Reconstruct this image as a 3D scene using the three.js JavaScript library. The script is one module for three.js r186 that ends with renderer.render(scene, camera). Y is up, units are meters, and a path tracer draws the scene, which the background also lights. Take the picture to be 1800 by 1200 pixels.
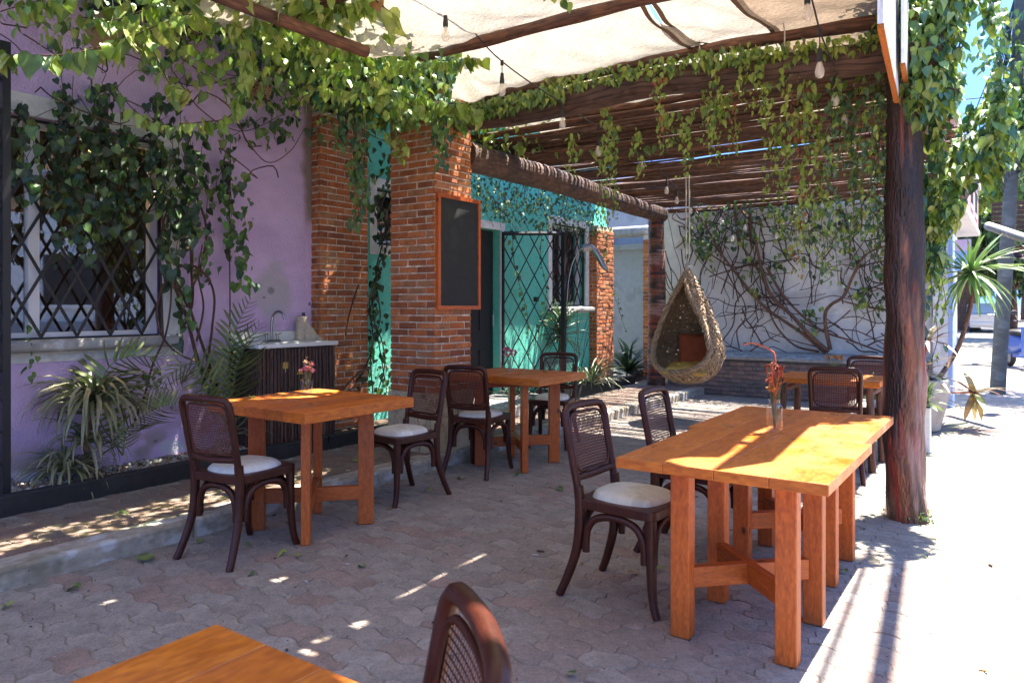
import * as THREE from 'three';
import { mergeGeometries } from 'three/addons/utils/BufferGeometryUtils.js';
import { RoundedBoxGeometry } from 'three/addons/geometries/RoundedBoxGeometry.js';

// ---------------------------------------------------------------- camera, sky, sun, exposure
const scene = new THREE.Scene();
const FPX = 1290;                                   // focal length for a picture 1800 wide
const camera = new THREE.PerspectiveCamera(2 * Math.atan(600 / FPX) * 180 / Math.PI, 1.5, 0.05, 900);
camera.position.set(0, 1.36, 0);
camera.rotation.set(0, Math.atan(890 / FPX), 0);
camera.setViewOffset(1800, 1200, 0, 62, 1800, 1200); // level camera, lens shifted down
camera.focus = 4.6;
camera.userData.fStop = 6.3;
scene.add(camera);

const renderer = new THREE.WebGLRenderer();
renderer.toneMapping = THREE.LinearToneMapping;
renderer.toneMappingExposure = 6.1;
renderer.shadowMap.enabled = true;

const SUN = new THREE.Vector3(0.165, 1, -0.36).normalize();
const sun = new THREE.DirectionalLight(new THREE.Color(1, 0.94, 0.85), 5);
sun.position.copy(SUN).multiplyScalar(40).add(new THREE.Vector3(-2, 0, -6));
sun.target.position.set(-2, 0, -6);
sun.castShadow = true;
sun.shadow.mapSize.set(4096, 4096);
Object.assign(sun.shadow.camera, { left: -14, right: 14, top: 20, bottom: -20, near: 1, far: 90 });
scene.add(sun, sun.target);

{ // clear blue sky, paler towards the horizon and round the sun
  const W = 512, H = 256, d = new Float32Array(W * H * 4);
  for (let j = 0; j < H; j++) for (let i = 0; i < W; i++) {
    const up = ((j + 0.5) / H - 0.5) * Math.PI, az = ((i + 0.5) / W - 0.5) * 2 * Math.PI, y = Math.sin(up);
    const c = Math.cos(az) * Math.cos(up) * SUN.x + y * SUN.y + Math.sin(az) * Math.cos(up) * SUN.z;
    const h = Math.pow(1 - Math.max(0, y), 3.2), g = 0.25 * Math.pow(Math.max(0, c), 24) + 0.06 * Math.pow(Math.max(0, c), 4);
    const o = (j * W + i) * 4, z = [0.085, 0.185, 0.46], q = [0.075, 0.17, 0.38];
    for (let k = 0; k < 3; k++) d[o + k] = y < 0 ? [0.2, 0.19, 0.17][k] : z[k] + (q[k] - z[k]) * h + g;
    d[o + 3] = 1;
  }
  const t = new THREE.DataTexture(d, W, H, THREE.RGBAFormat, THREE.FloatType);
  t.mapping = THREE.EquirectangularReflectionMapping; t.magFilter = THREE.LinearFilter; t.needsUpdate = true;
  scene.background = t; scene.environment = t;
}

// ---------------------------------------------------------------- small tools
function rng(seed) { let a = seed >>> 0; return () => { a = (a + 0x6D2B79F5) | 0; let t = Math.imul(a ^ (a >>> 15), 1 | a); t = (t + Math.imul(t ^ (t >>> 7), 61 | t)) ^ t; return ((t ^ (t >>> 14)) >>> 0) / 4294967296; }; }
let R = rng(11);
const rr = (a, b) => a + (b - a) * R(), pick = (a) => a[Math.floor(R() * a.length)], clamp = (x, a, b) => Math.min(b, Math.max(a, x)), mix = (a, b, t) => a + (b - a) * t;
const ss = (a, b, x) => { const t = clamp((x - a) / (b - a), 0, 1); return t * t * (3 - 2 * t); };
const V = (a) => (a.isVector3 ? a.clone() : new THREE.Vector3(a[0], a[1], a[2]));
const col = (r, g, b) => new THREE.Color().setRGB(r, g, b);

function lattice(seed, n) { const r = rng(seed), a = new Float32Array(n * n); for (let i = 0; i < n * n; i++) a[i] = r(); return a; }
const LAT = [1, 2, 3, 4].map((s) => lattice(s * 77, 64));
function noise(u, v, per, s = 0) {                   // tiles over 0..1 when per is an integer up to 64
  const L = LAT[s & 3], x = u * per, y = v * per, xi = Math.floor(x), yi = Math.floor(y), f = x - xi, g = y - yi, a = f * f * (3 - 2 * f), b = g * g * (3 - 2 * g);
  const m = (i, j) => L[(((j % per) + per) % per) % 64 * 64 + (((i % per) + per) % per) % 64];
  return mix(mix(m(xi, yi), m(xi + 1, yi), a), mix(m(xi, yi + 1), m(xi + 1, yi + 1), a), b);
}
function fbm(u, v, per, oct = 4, s = 0) { let t = 0, a = 0.5, n = 0; for (let i = 0; i < oct; i++) { t += a * noise(u, v, Math.min(64, per << i), s + i); n += a; a *= 0.55; } return t / n; }
function tex(W, H, fn, srgb = true, size = [1, 1]) {
  const d = new Uint8Array(W * H * 4);
  for (let j = 0; j < H; j++) for (let i = 0; i < W; i++) { const c = fn((i + 0.5) / W, (j + 0.5) / H), o = (j * W + i) * 4; d[o] = clamp(c[0], 0, 255); d[o + 1] = clamp(c[1] ?? c[0], 0, 255); d[o + 2] = clamp(c[2] ?? c[0], 0, 255); d[o + 3] = 255; }
  const t = new THREE.DataTexture(d, W, H); t.wrapS = t.wrapT = THREE.RepeatWrapping; t.magFilter = THREE.LinearFilter; t.repeat.set(1 / size[0], 1 / size[1]); if (srgb) t.colorSpace = THREE.SRGBColorSpace; t.needsUpdate = true;
  return t;
}
const grey = (fn) => (u, v) => { const x = fn(u, v) * 255; return [x, x, x]; };
const mapped = (t, w, h) => { const c = t.clone(); c.repeat.set(1 / w, 1 / h); c.needsUpdate = true; return c; };
function mat(o) { const M = o.clearcoat || o.transmission !== undefined || o.sheen ? THREE.MeshPhysicalMaterial : THREE.MeshStandardMaterial; return new M({ roughness: 0.8, ...o }); }

// ---------------------------------------------------------------- textures
const tGrain = tex(512, 512, grey((u, v) => 0.5 * fbm(u, v, 32, 3) + 0.5 * fbm(u, v, 8, 4, 2)), false, [1, 1]);
const tPit = tex(512, 512, grey((u, v) => { const a = fbm(u, v, 16, 4, 1), b = noise(u, v, 64, 3); return clamp(0.75 + 0.5 * (a - 0.5) - (b > 0.86 ? (b - 0.86) * 4 : 0), 0, 1); }), false, [0.7, 0.7]);
const woodFn = (a, b, seed) => (u, v) => {
  const w = 0.05 * fbm(u, v, 4, 3, seed), g = fbm(u * 1, v + w, 2, 2, seed), st = noise(u, v * 1 + w, 64, seed + 1) * 0.45 + fbm((u * 2) % 1, v * 1, 32, 2, seed) * 0.35 + 0.2 * Math.abs(Math.sin((v * 9 + w * 40 + g * 2.2) * Math.PI));
  const t = clamp(0.15 + 0.85 * st + 0.25 * (g - 0.5), 0, 1); return [mix(b[0], a[0], t), mix(b[1], a[1], t), mix(b[2], a[2], t)];
};
// grain runs along u: stretch u by a long repeat
const tWood = tex(512, 512, woodFn([226, 132, 34], [146, 64, 10], 1), true, [1.6, 0.5]);
const tLeg = tex(512, 512, (u, v) => { const c = woodFn([212, 108, 34], [136, 58, 12], 2)(u, v); const kx = [0.2, 0.55, 0.83], ky = [0.3, 0.72, 0.5]; let k = 0; for (let i = 0; i < 3; i++) { const dx = (u - kx[i]) * 9, dy = (v - ky[i]) * 7; const q = dx * dx * 2.2 + dy * dy; k = Math.max(k, 0.75 * (1 - ss(0.005, 0.1, q))); } return [mix(c[0], 62, k), mix(c[1], 28, k), mix(c[2], 10, k)]; }, true, [1.1, 0.32]);
const tDark = tex(256, 256, (u, v) => { const t = 0.6 * fbm(u, v, 8, 3) + 0.4 * noise(u, v, 64, 2); return [mix(48, 94, t), mix(20, 44, t), mix(12, 28, t)]; }, true, [0.6, 0.12]);
const barkH = (u, v) => { const w = fbm(u, v, 4, 3, 1) * 0.2; const c = noise(u + w, v + w * 0.4, 24, 1) * 0.5 + fbm(u, v, 12, 3, 2) * 0.5; return clamp(0.2 + c * 0.8 - (Math.abs(((v * 14 + w * 9) % 1) - 0.5) < 0.06 ? 0.35 : 0), 0, 1); };
const tBark = tex(512, 512, (u, v) => { const t = barkH(u, v), q = fbm(u, v, 4, 3, 3); return [mix(36, 118, t) * mix(0.8, 1.15, q), mix(25, 90, t) * mix(0.8, 1.1, q), mix(19, 72, t)]; }, true, [1.4, 0.7]);
const tBarkB = tex(512, 512, grey(barkH), false, [1.4, 0.7]);
const tPost = tex(512, 1024, (u, v) => {              // u round the log, v along it
  const f = 0.32 * noise(u, (v * 0.4) % 1, 48, 2) + 0.28 * noise(u, v, 40, 1) + 0.4 * fbm(u, v, 10, 4, 2), q = fbm(u, (v * 0.6) % 1, 5, 4, 0), g = fbm((u + 0.37) % 1, (v * 0.5 + 0.2) % 1, 6, 4, 3), e = fbm(u, (v * 0.4 + 0.6) % 1, 7, 3, 1);
  let c = [mix(40, 116, f * f * 1.6), mix(25, 78, f * f * 1.6), mix(19, 58, f * f * 1.6)]; const to = (t, k) => { c = c.map((x, i) => mix(x, t[i], k)); };
  to([122, 74, 46], 0.6 * ss(0.52, 0.6, e) * f * 1.4); to([118, 30, 28], ss(0.53, 0.6, q) * clamp(f * 1.5 - 0.1, 0, 1) * 0.85); to([114, 105, 108], ss(0.55, 0.64, g) * clamp(f * 1.5 - 0.15, 0, 1) * 0.75); to([14, 9, 8], 0.7 * ss(0.44, 0.38, e));
  return c;
}, true, [0.8, 3.2]);
const tBrick = tex(512, 512, (u, v) => { const a = fbm(u, v, 8, 5, 1), b = noise(u, v, 64, 2), w = ss(0.62, 0.8, fbm(u + 0.2, v, 6, 4, 3)); const k = 0.72 + 0.45 * a + 0.12 * (b - 0.5); return [mix(255 * k * 0.97, 226, w * 0.25), mix(246 * k, 214, w * 0.28), mix(240 * k, 205, w * 0.28)]; }, true, [0.6, 0.6]);
const tConc = tex(512, 512, (u, v) => { const a = fbm(u, v, 4, 6, 1), b = fbm(u, v, 16, 4, 2), w = ss(0.55, 0.68, a), k = 150 + 46 * (b - 0.5); return [mix(k, 196, w * 0.7), mix(k * 0.98, 196, w * 0.7), mix(k * 0.95, 196, w * 0.7)]; }, true, [0.9, 0.9]);
const tKerb = tex(512, 512, (u, v) => { const a = fbm(u, v, 5, 5, 1), b = fbm(u, v, 32, 3, 2), w = ss(0.52, 0.64, a), m = ss(0.55, 0.7, fbm(u + 0.5, v, 4, 4, 3)), k = 168 + 60 * (b - 0.5); let c = [k, k * 0.93, k * 0.82]; c = c.map((x, i) => mix(x, [205, 204, 202][i], w * 0.7)); return c.map((x, i) => mix(x, [112, 104, 78][i], m * 0.55)); }, true, [1.1, 0.8]);
const tPave = tex(512, 512, (u, v) => { const a = fbm(u, v, 6, 5, 1), b = noise(u, v, 64, 2), s = b > 0.9 ? -0.25 : 0, k = 0.78 + 0.3 * a + 0.16 * (b - 0.5) + s; return [250 * k, 247 * k, 243 * k]; }, true, [0.55, 0.55]);
const tPaveB = tex(512, 512, grey((u, v) => 0.55 * fbm(u, v, 24, 3, 1) + 0.45 * noise(u, v, 64, 3)), false, [0.4, 0.4]);
const tCloth = tex(512, 512, (u, v) => { const a = noise(u, v, 64, 1), b = noise(v, u, 64, 2), c = fbm(u, v, 4, 4, 3), k = 0.9 + 0.1 * (a + b - 1) + 0.16 * (c - 0.5); return [255 * k, 252 * k, 246 * k]; }, true, [0.6, 0.6]);
const tClothB = tex(512, 512, grey((u, v) => 0.35 * noise(u, v, 64, 1) + 0.65 * fbm(u, v, 6, 4, 2)), false, [0.9, 0.9]);
const tStone = tex(512, 512, (u, v) => { const a = fbm(u, v, 4, 5, 2), b = fbm(u, v, 20, 3, 1), e = Math.abs(fbm(u, v, 5, 3, 3) - 0.5) < 0.012 ? 0.7 : 1, k = (0.75 + 0.35 * a + 0.2 * (b - 0.5)) * e; return [198 * k, 180 * k, 148 * k]; }, true, [0.8, 0.8]);
const tPurple = tex(1024, 512, (u, v) => {            // u: z from -6 to 2, v: y from 0 to 4
  const z = -6 + u * 8, y = v * 4, n = fbm(u, v, 32, 4, 1), n2 = fbm(u, v, 12, 5, 2), f = fbm(u, v, 64, 2, 3);
  let c = [210 + 16 * (f - 0.5), 182 + 14 * (f - 0.5), 218 + 14 * (f - 0.5)];
  const to = (t, k) => { c = c.map((x, i) => mix(x, t[i], k)); };
  to([182, 150, 194], 0.4 * ss(0.5, 0.7, n2));
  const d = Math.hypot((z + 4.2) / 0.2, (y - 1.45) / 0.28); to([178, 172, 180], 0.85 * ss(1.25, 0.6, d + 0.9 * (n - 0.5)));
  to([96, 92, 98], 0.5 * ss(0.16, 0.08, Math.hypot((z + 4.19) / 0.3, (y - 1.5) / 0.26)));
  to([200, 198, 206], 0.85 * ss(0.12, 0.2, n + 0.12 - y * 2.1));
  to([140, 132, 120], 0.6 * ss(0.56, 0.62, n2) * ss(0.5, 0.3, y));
  to([120, 104, 84], 0.7 * ss(-4.52, -4.6, z + 0.08 * (n - 0.5)) * ss(2.0, 2.3, y + 0.5 * (n2 - 0.5)));
  const hole = noise(u, v, 64, 0); if (hole > 0.965) to([96, 84, 96], 0.7);
  return c;
}, true, [8, 4]);
const tGreen = tex(512, 512, (u, v) => { const a = fbm(u, v, 6, 5, 1), f = fbm(u, v, 64, 2, 3), p = ss(0.6, 0.64, fbm(u, v, 9, 4, 2)); let c = [98 + 18 * (f - 0.5) + 18 * (a - 0.5), 192 + 16 * (f - 0.5), 170 + 16 * (f - 0.5)]; return c.map((x, i) => mix(x, [112, 184, 164][i], p * 0.5)); }, true, [2, 2]);
const tWhite = tex(512, 512, (u, v) => { const a = fbm(u, v, 4, 6, 1), f = fbm(u, v, 32, 3, 2), p = ss(0.56, 0.66, a), k = 222 + 22 * (f - 0.5); return [mix(k, 186, p * 0.5), mix(k, 182, p * 0.5), mix(k * 0.99, 176, p * 0.5)]; }, true, [2, 2]);
const tSoil = tex(256, 256, (u, v) => { const a = fbm(u, v, 16, 4, 1); return [60 + 90 * (a - 0.3), 48 + 74 * (a - 0.3), 38 + 58 * (a - 0.3)]; }, true, [0.5, 0.5]);

// ---------------------------------------------------------------- materials
const bump = (s) => ({ bumpMap: tGrain, bumpScale: s });
const M = {
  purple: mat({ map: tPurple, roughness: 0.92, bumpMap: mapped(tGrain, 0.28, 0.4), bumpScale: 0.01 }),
  green: mat({ map: tGreen, roughness: 0.9, bumpMap: mapped(tGrain, 0.6, 0.6), bumpScale: 0.004 }),
  white: mat({ map: tWhite, roughness: 0.9, bumpMap: mapped(tGrain, 0.6, 0.6), bumpScale: 0.004 }),
  trim: mat({ map: mapped(tWhite, 0.9, 0.9), roughness: 0.9, color: col(0.92, 0.9, 0.86), bumpMap: mapped(tGrain, 0.4, 0.4), bumpScale: 0.004 }),
  greyWall: mat({ map: mapped(tWhite, 1.5, 1.5), color: col(0.62, 0.64, 0.66), roughness: 0.8 }),
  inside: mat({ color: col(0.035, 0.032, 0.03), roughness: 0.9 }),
  black: mat({ color: col(0.012, 0.012, 0.014), roughness: 0.45, ...bump(0.0004) }),
  blackPaint: mat({ map: mapped(tConc, 0.7, 0.7), color: col(0.05, 0.05, 0.055), roughness: 0.75, bumpMap: tPit, bumpScale: 0.003 }),
  alu: mat({ color: col(0.72, 0.73, 0.73), roughness: 0.45 }),
  glass: mat({ color: col(1, 1, 1), roughness: 0.02, transmission: 1, thickness: 0, ior: 2.2 }),
  vase: mat({ color: col(0.93, 0.96, 0.96), roughness: 0.03, transmission: 1, thickness: 0, ior: 1.5, side: THREE.DoubleSide }),
  conc: mat({ map: tConc, roughness: 0.9, bumpMap: tPit, bumpScale: 0.004 }),
  kerb: mat({ map: tKerb, color: col(0.86, 0.87, 0.9), roughness: 0.9, bumpMap: tPit, bumpScale: 0.006 }),
  stone: mat({ map: tStone, roughness: 0.9, bumpMap: mapped(tGrain, 0.5, 0.5), bumpScale: 0.012 }),
  mortar: mat({ map: mapped(tConc, 0.4, 0.4), color: col(1.75, 1.52, 1.26), roughness: 0.95, bumpMap: tPit, bumpScale: 0.004 }),
  sand: mat({ map: mapped(tConc, 0.5, 0.5), color: col(0.66, 0.6, 0.52), roughness: 0.98, bumpMap: tPaveB, bumpScale: 0.004 }),
  paver: mat({ map: tPave, vertexColors: true, roughness: 0.88, bumpMap: tPaveB, bumpScale: 0.0025 }),
  paverRed: mat({ map: tPave, vertexColors: true, color: col(0.72, 0.66, 0.62), roughness: 0.88, bumpMap: tPaveB, bumpScale: 0.0025 }),
  soil: mat({ map: tSoil, roughness: 1, bumpMap: mapped(tGrain, 0.2, 0.2), bumpScale: 0.01 }),
  gravel: mat({ color: col(0.4, 0.37, 0.33), roughness: 0.9 }),
  log: mat({ map: tBark, roughness: 0.75, bumpMap: tBarkB, bumpScale: 0.012 }),
  post: mat({ map: tPost, color: col(1.7, 1.5, 1.36), roughness: 0.55, bumpMap: mapped(tGrain, 0.35, 1.2), bumpScale: 0.018 }),
  pole: mat({ map: mapped(tBark, 1.2, 0.4), color: col(1.35, 1.1, 0.9), roughness: 0.75, bumpMap: tBarkB, bumpScale: 0.004 }),
  stick: mat({ map: mapped(tBark, 0.8, 0.3), color: col(0.95, 0.88, 0.84), roughness: 0.85, bumpMap: mapped(tBarkB, 0.8, 0.3), bumpScale: 0.003 }),
  vanity: mat({ map: mapped(tBark, 0.7, 0.2), color: col(0.55, 0.42, 0.36), roughness: 0.45, bumpMap: tBarkB, bumpScale: 0.003 }),
  chair: mat({ map: tDark, color: col(0.82, 0.82, 0.82), roughness: 0.42, specularIntensity: 0.6, clearcoat: 0.06, clearcoatRoughness: 0.2, bumpMap: mapped(tGrain, 0.3, 0.1), bumpScale: 0.0006 }),
  cane: mat({ map: tDark, color: col(1.5, 1.25, 1.1), roughness: 0.55 }),
  seatWhite: mat({ map: mapped(tWhite, 0.7, 0.7), color: col(0.9, 0.86, 0.79), roughness: 0.5, bumpMap: mapped(tClothB, 0.5, 0.5), bumpScale: 0.0012 }),
  seatGrey: mat({ map: mapped(tWhite, 0.6, 0.6), color: col(0.72, 0.69, 0.6), roughness: 0.48, bumpMap: mapped(tClothB, 0.5, 0.5), bumpScale: 0.0012 }),
  cloth: mat({ map: tCloth, color: col(0.6, 0.54, 0.45), roughness: 1, transmission: 0.27, thickness: 0, side: THREE.DoubleSide, bumpMap: tClothB, bumpScale: 0.012 }),
  tan: mat({ map: tCloth, color: col(0.5, 0.38, 0.27), roughness: 1, transmission: 0.2, thickness: 0, side: THREE.DoubleSide, bumpMap: tClothB, bumpScale: 0.012 }),
  hem: mat({ map: tCloth, color: col(0.2, 0.13, 0.09), roughness: 1, bumpMap: tClothB, bumpScale: 0.004 }),
  chrome: mat({ color: col(0.72, 0.73, 0.74), metalness: 1, roughness: 0.16 }),
  tap: mat({ color: col(0.3, 0.31, 0.32), metalness: 1, roughness: 0.22 }),
  steel: mat({ color: col(0.35, 0.36, 0.37), metalness: 0.9, roughness: 0.35 }),
  brass: mat({ color: col(0.6, 0.43, 0.15), metalness: 0.9, roughness: 0.4 }),
  porcelain: mat({ color: col(0.72, 0.71, 0.67), roughness: 0.3, ...bump(0.0006) }),
  paperRoll: mat({ map: mapped(tCloth, 0.3, 0.3), color: col(0.5, 0.42, 0.34), roughness: 0.95 }),
  rubber: mat({ color: col(0.02, 0.02, 0.022), roughness: 0.6 }),
  board: mat({ map: mapped(tConc, 0.9, 0.9), color: col(0.045, 0.055, 0.062), roughness: 0.7 }),
  wicker: mat({ map: mapped(tCloth, 0.3, 0.05), color: col(0.52, 0.38, 0.25), roughness: 0.6 }),
  wickerIn: mat({ map: mapped(tCloth, 0.3, 0.08), color: col(0.33, 0.215, 0.115), roughness: 0.8 }),
  rust: mat({ map: mapped(tCloth, 0.3, 0.3), color: col(0.36, 0.075, 0.025), roughness: 0.85 }),
  mustard: mat({ map: mapped(tCloth, 0.3, 0.3), color: col(0.55, 0.38, 0.09), roughness: 0.7 }),
  rope: mat({ map: mapped(tCloth, 0.05, 0.05), color: col(0.66, 0.63, 0.57), roughness: 0.9 }),
  signWhite: mat({ map: mapped(tWhite, 0.8, 0.8), roughness: 0.7 }),
  ply: mat({ map: mapped(tWood, 0.8, 0.3), color: col(0.62, 0.66, 0.9), roughness: 0.8 }),
  potGrey: mat({ map: mapped(tConc, 1.2, 1.2), color: col(1.02, 1, 0.97), roughness: 0.75 }),
  utility: mat({ map: mapped(tConc, 0.8, 2), color: col(0.22, 0.25, 0.26), roughness: 0.9, bumpMap: tPit, bumpScale: 0.01 }),
  trunk: mat({ map: mapped(tBark, 0.8, 0.3), color: col(1.75, 1.75, 1.7), roughness: 0.95, bumpMap: mapped(tBarkB, 0.5, 0.3), bumpScale: 0.006 }),
  leaf: mat({ vertexColors: true, roughness: 0.5, transmission: 0.48, thickness: 0, side: THREE.DoubleSide }),
  leafFar: mat({ vertexColors: true, roughness: 0.7, transmission: 0.3, thickness: 0, side: THREE.DoubleSide }),
  flower: mat({ vertexColors: true, roughness: 0.8, transmission: 0.25, thickness: 0, side: THREE.DoubleSide }),
  dry: mat({ color: col(0.42, 0.1, 0.035), roughness: 0.8 }),
  dryGold: mat({ color: col(0.55, 0.3, 0.09), roughness: 0.8 }),
  stemGreen: mat({ color: col(0.12, 0.14, 0.05), roughness: 0.8 }),
};
const brickM = [[0.5, 0.165, 0.058], [0.42, 0.13, 0.045], [0.58, 0.205, 0.075], [0.31, 0.1, 0.045], [0.52, 0.155, 0.05], [0.46, 0.2, 0.095]].map((c) => mat({ map: tBrick, color: col(...c), roughness: 0.92, bumpMap: tPit, bumpScale: 0.004 }));
const brickDark = [[0.27, 0.19, 0.185], [0.23, 0.175, 0.18], [0.32, 0.215, 0.19], [0.2, 0.16, 0.165]].map((c) => mat({ map: tBrick, color: col(...c), roughness: 0.85, bumpMap: tPit, bumpScale: 0.004 }));
const tints = [[0.9, 0.9, 0.9], [0.74, 0.68, 0.62], [1.0, 0.98, 0.94], [0.84, 0.77, 0.68], [0.95, 0.86, 0.74]];
const tWear = tex(512, 512, grey((u, v) => clamp(0.35 + 0.9 * (fbm(u, v, 5, 5, 2) - 0.3) + 0.15 * noise(u, v, 64, 1), 0, 1)), false, [0.9, 0.9]);
const woodM = tints.map((c) => mat({ map: tWood, color: col(...c), roughness: 0.85, roughnessMap: tWear, clearcoat: 0.1, clearcoatRoughness: 0.3, bumpMap: mapped(tGrain, 1.2, 0.1), bumpScale: 0.0006 }));
const legM = tints.slice(0, 3).map((c) => mat({ map: tLeg, color: col(...c), roughness: 0.5, clearcoat: 0.06, clearcoatRoughness: 0.35, bumpMap: mapped(tGrain, 1, 0.1), bumpScale: 0.0006 }));
const rawWood = tints.map((c) => mat({ map: mapped(tWood, 0.8, 0.18), color: col(...c.map((x, i) => x * [1.1, 1.25, 1.7][i])), roughness: 0.7, bumpMap: mapped(tBarkB, 0.9, 0.2), bumpScale: 0.006 }));

// ---------------------------------------------------------------- geometry tools
const flat = (g) => { let q = g.index ? g.toNonIndexed() : g; for (const k of Object.keys(q.attributes)) if (!['position', 'normal', 'uv', 'color'].includes(k)) q.deleteAttribute(k); return q; };
function join(list) { list = list.map(flat); const c = list.some((g) => g.attributes.color); if (c) for (const g of list) if (!g.attributes.color) g.setAttribute('color', new THREE.BufferAttribute(new Float32Array(g.attributes.position.count * 3).fill(1), 3)); return list.length === 1 ? list[0] : mergeGeometries(list); }
function place(g, p = [0, 0, 0], r = [0, 0, 0], s = 1) { const m = new THREE.Matrix4().compose(V(p), new THREE.Quaternion().setFromEuler(new THREE.Euler(...r)), Array.isArray(s) ? V(s) : new THREE.Vector3(s, s, s)); g.applyMatrix4(m); return g; }
function uvBox(g, axis = 'x', off = [0, 0]) {         // metres; u runs along the chosen axis
  const p = g.attributes.position, n = g.attributes.normal, uv = new Float32Array(p.count * 2), ax = { x: 0, y: 1, z: 2 }[axis];
  for (let i = 0; i < p.count; i++) {
    const P = [p.getX(i), p.getY(i), p.getZ(i)], N = [Math.abs(n.getX(i)), Math.abs(n.getY(i)), Math.abs(n.getZ(i))];
    let k = N[0] > N[1] ? (N[0] > N[2] ? 0 : 2) : (N[1] > N[2] ? 1 : 2), a, b;
    if (k === ax) { a = (ax + 1) % 3; b = (ax + 2) % 3; } else { a = ax; b = 3 - ax - k; }
    uv[i * 2] = P[a] + off[0]; uv[i * 2 + 1] = P[b] + off[1];
  }
  g.setAttribute('uv', new THREE.BufferAttribute(uv, 2)); return g;
}
const roff = () => [R() * 7, R() * 7];
function box(w, h, d, p = [0, 0, 0], r = [0, 0, 0], axis = 'x', off = roff()) { return place(uvBox(new THREE.BoxGeometry(w, h, d), axis, off), p, r); }
function rbox(w, h, d, rad, p = [0, 0, 0], r = [0, 0, 0], axis = 'x', seg = 1) { return place(uvBox(flat(new RoundedBoxGeometry(w, h, d, seg, rad)), axis, roff()), p, r); }
const bx = (x0, x1, y0, y1, z0, z1, axis = 'z', off = [0, 0]) => { const g = new THREE.BoxGeometry(x1 - x0, y1 - y0, z1 - z0); g.translate((x0 + x1) / 2, (y0 + y1) / 2, (z0 + z1) / 2); return uvBox(g, axis, off); };
function tube(pts, r, o = {}) {
  const curve = new THREE.CatmullRomCurve3(pts.map(V), !!o.closed, 'centripetal'), seg = o.seg ?? Math.max(4, (pts.length - 1) * 5), rad = o.rad ?? 6, F = curve.computeFrenetFrames(seg, !!o.closed), L = curve.getLength();
  const pos = [], nor = [], uv = [], idx = [], rf = typeof r === 'function' ? r : Array.isArray(r) ? (t) => mix(r[0], r[1], t) : () => r, u0 = o.u0 ?? R() * 5;
  for (let i = 0; i <= seg; i++) {
    const t = i / seg, c = curve.getPointAt(o.closed && i === seg ? 0 : t), N = F.normals[i], B = F.binormals[i];
    for (let j = 0; j <= rad; j++) {
      const a = (j / rad) * Math.PI * 2, n = new THREE.Vector3().addScaledVector(N, Math.cos(a)).addScaledVector(B, Math.sin(a));
      let q = rf(t, a); if (o.bump) q *= 1 + o.bump * (noise(t * 0.97 + u0, (j % rad) / rad, o.freq ?? 12, 1) - 0.5);
      pos.push(c.x + n.x * q, c.y + n.y * q, c.z + n.z * q); nor.push(n.x, n.y, n.z); const w = o.upv ? [j / rad * (o.around ?? 1), t * L] : [t * L + u0, (j / rad) * Math.PI * 2 * Math.max(rf(0, 0), 0.004)]; uv.push(w[0], w[1]);
    }
  }
  for (let i = 0; i < seg; i++) for (let j = 0; j < rad; j++) { const a = i * (rad + 1) + j, b = a + rad + 1; idx.push(a, a + 1, b, b, a + 1, b + 1); }
  if (!o.closed && o.caps !== false) for (const e of [0, seg]) {
    const t = e ? 1 : 0, c = curve.getPointAt(t), d = F.tangents[e].clone().multiplyScalar(e ? 1 : -1), base = pos.length / 3; pos.push(c.x, c.y, c.z); nor.push(d.x, d.y, d.z); uv.push(0, 0);
    for (let j = 0; j <= rad; j++) { const k = (e * (rad + 1) + j) * 3; pos.push(pos[k], pos[k + 1], pos[k + 2]); nor.push(d.x, d.y, d.z); uv.push(0.1 * Math.cos(j), 0.1 * Math.sin(j)); }
    for (let j = 0; j < rad; j++) e ? idx.push(base, base + 1 + j, base + 2 + j) : idx.push(base, base + 2 + j, base + 1 + j);
  }
  const g = new THREE.BufferGeometry(); g.setIndex(idx); g.setAttribute('position', new THREE.Float32BufferAttribute(pos, 3)); g.setAttribute('normal', new THREE.Float32BufferAttribute(nor, 3)); g.setAttribute('uv', new THREE.Float32BufferAttribute(uv, 2));
  if (o.bump) { g.computeVertexNormals(); }
  return g;
}
const rod = (a, b, r, rad = 6, o = {}) => tube([a, b], r, { seg: 1, rad, ...o });
function bar(a, b, w, d) {                            // flat bar from a to b
  const A = V(a), B = V(b), L = A.distanceTo(B), g = new THREE.BoxGeometry(w, L, d), q = new THREE.Quaternion().setFromUnitVectors(new THREE.Vector3(0, 1, 0), B.clone().sub(A).normalize());
  uvBox(g, 'y', roff()); g.applyQuaternion(q); g.translate((A.x + B.x) / 2, (A.y + B.y) / 2, (A.z + B.z) / 2); return g;
}
function grid(nu, nv, fn, uvs = [1, 1]) {             // parametric sheet
  const pos = [], uv = [], idx = []; for (let j = 0; j <= nv; j++) for (let i = 0; i <= nu; i++) { const p = fn(i / nu, j / nv); pos.push(p[0], p[1], p[2]); uv.push(p[3] ?? (i / nu) * uvs[0], p[4] ?? (j / nv) * uvs[1]); }
  for (let j = 0; j < nv; j++) for (let i = 0; i < nu; i++) { const a = j * (nu + 1) + i, b = a + nu + 1; idx.push(a, a + 1, b, b, a + 1, b + 1); }
  const g = new THREE.BufferGeometry(); g.setIndex(idx); g.setAttribute('position', new THREE.Float32BufferAttribute(pos, 3)); g.setAttribute('uv', new THREE.Float32BufferAttribute(uv, 2)); g.computeVertexNormals(); return g;
}
const lathe = (prof, seg = 20) => new THREE.LatheGeometry(prof.map((p) => new THREE.Vector2(p[0], p[1])), seg);

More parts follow.
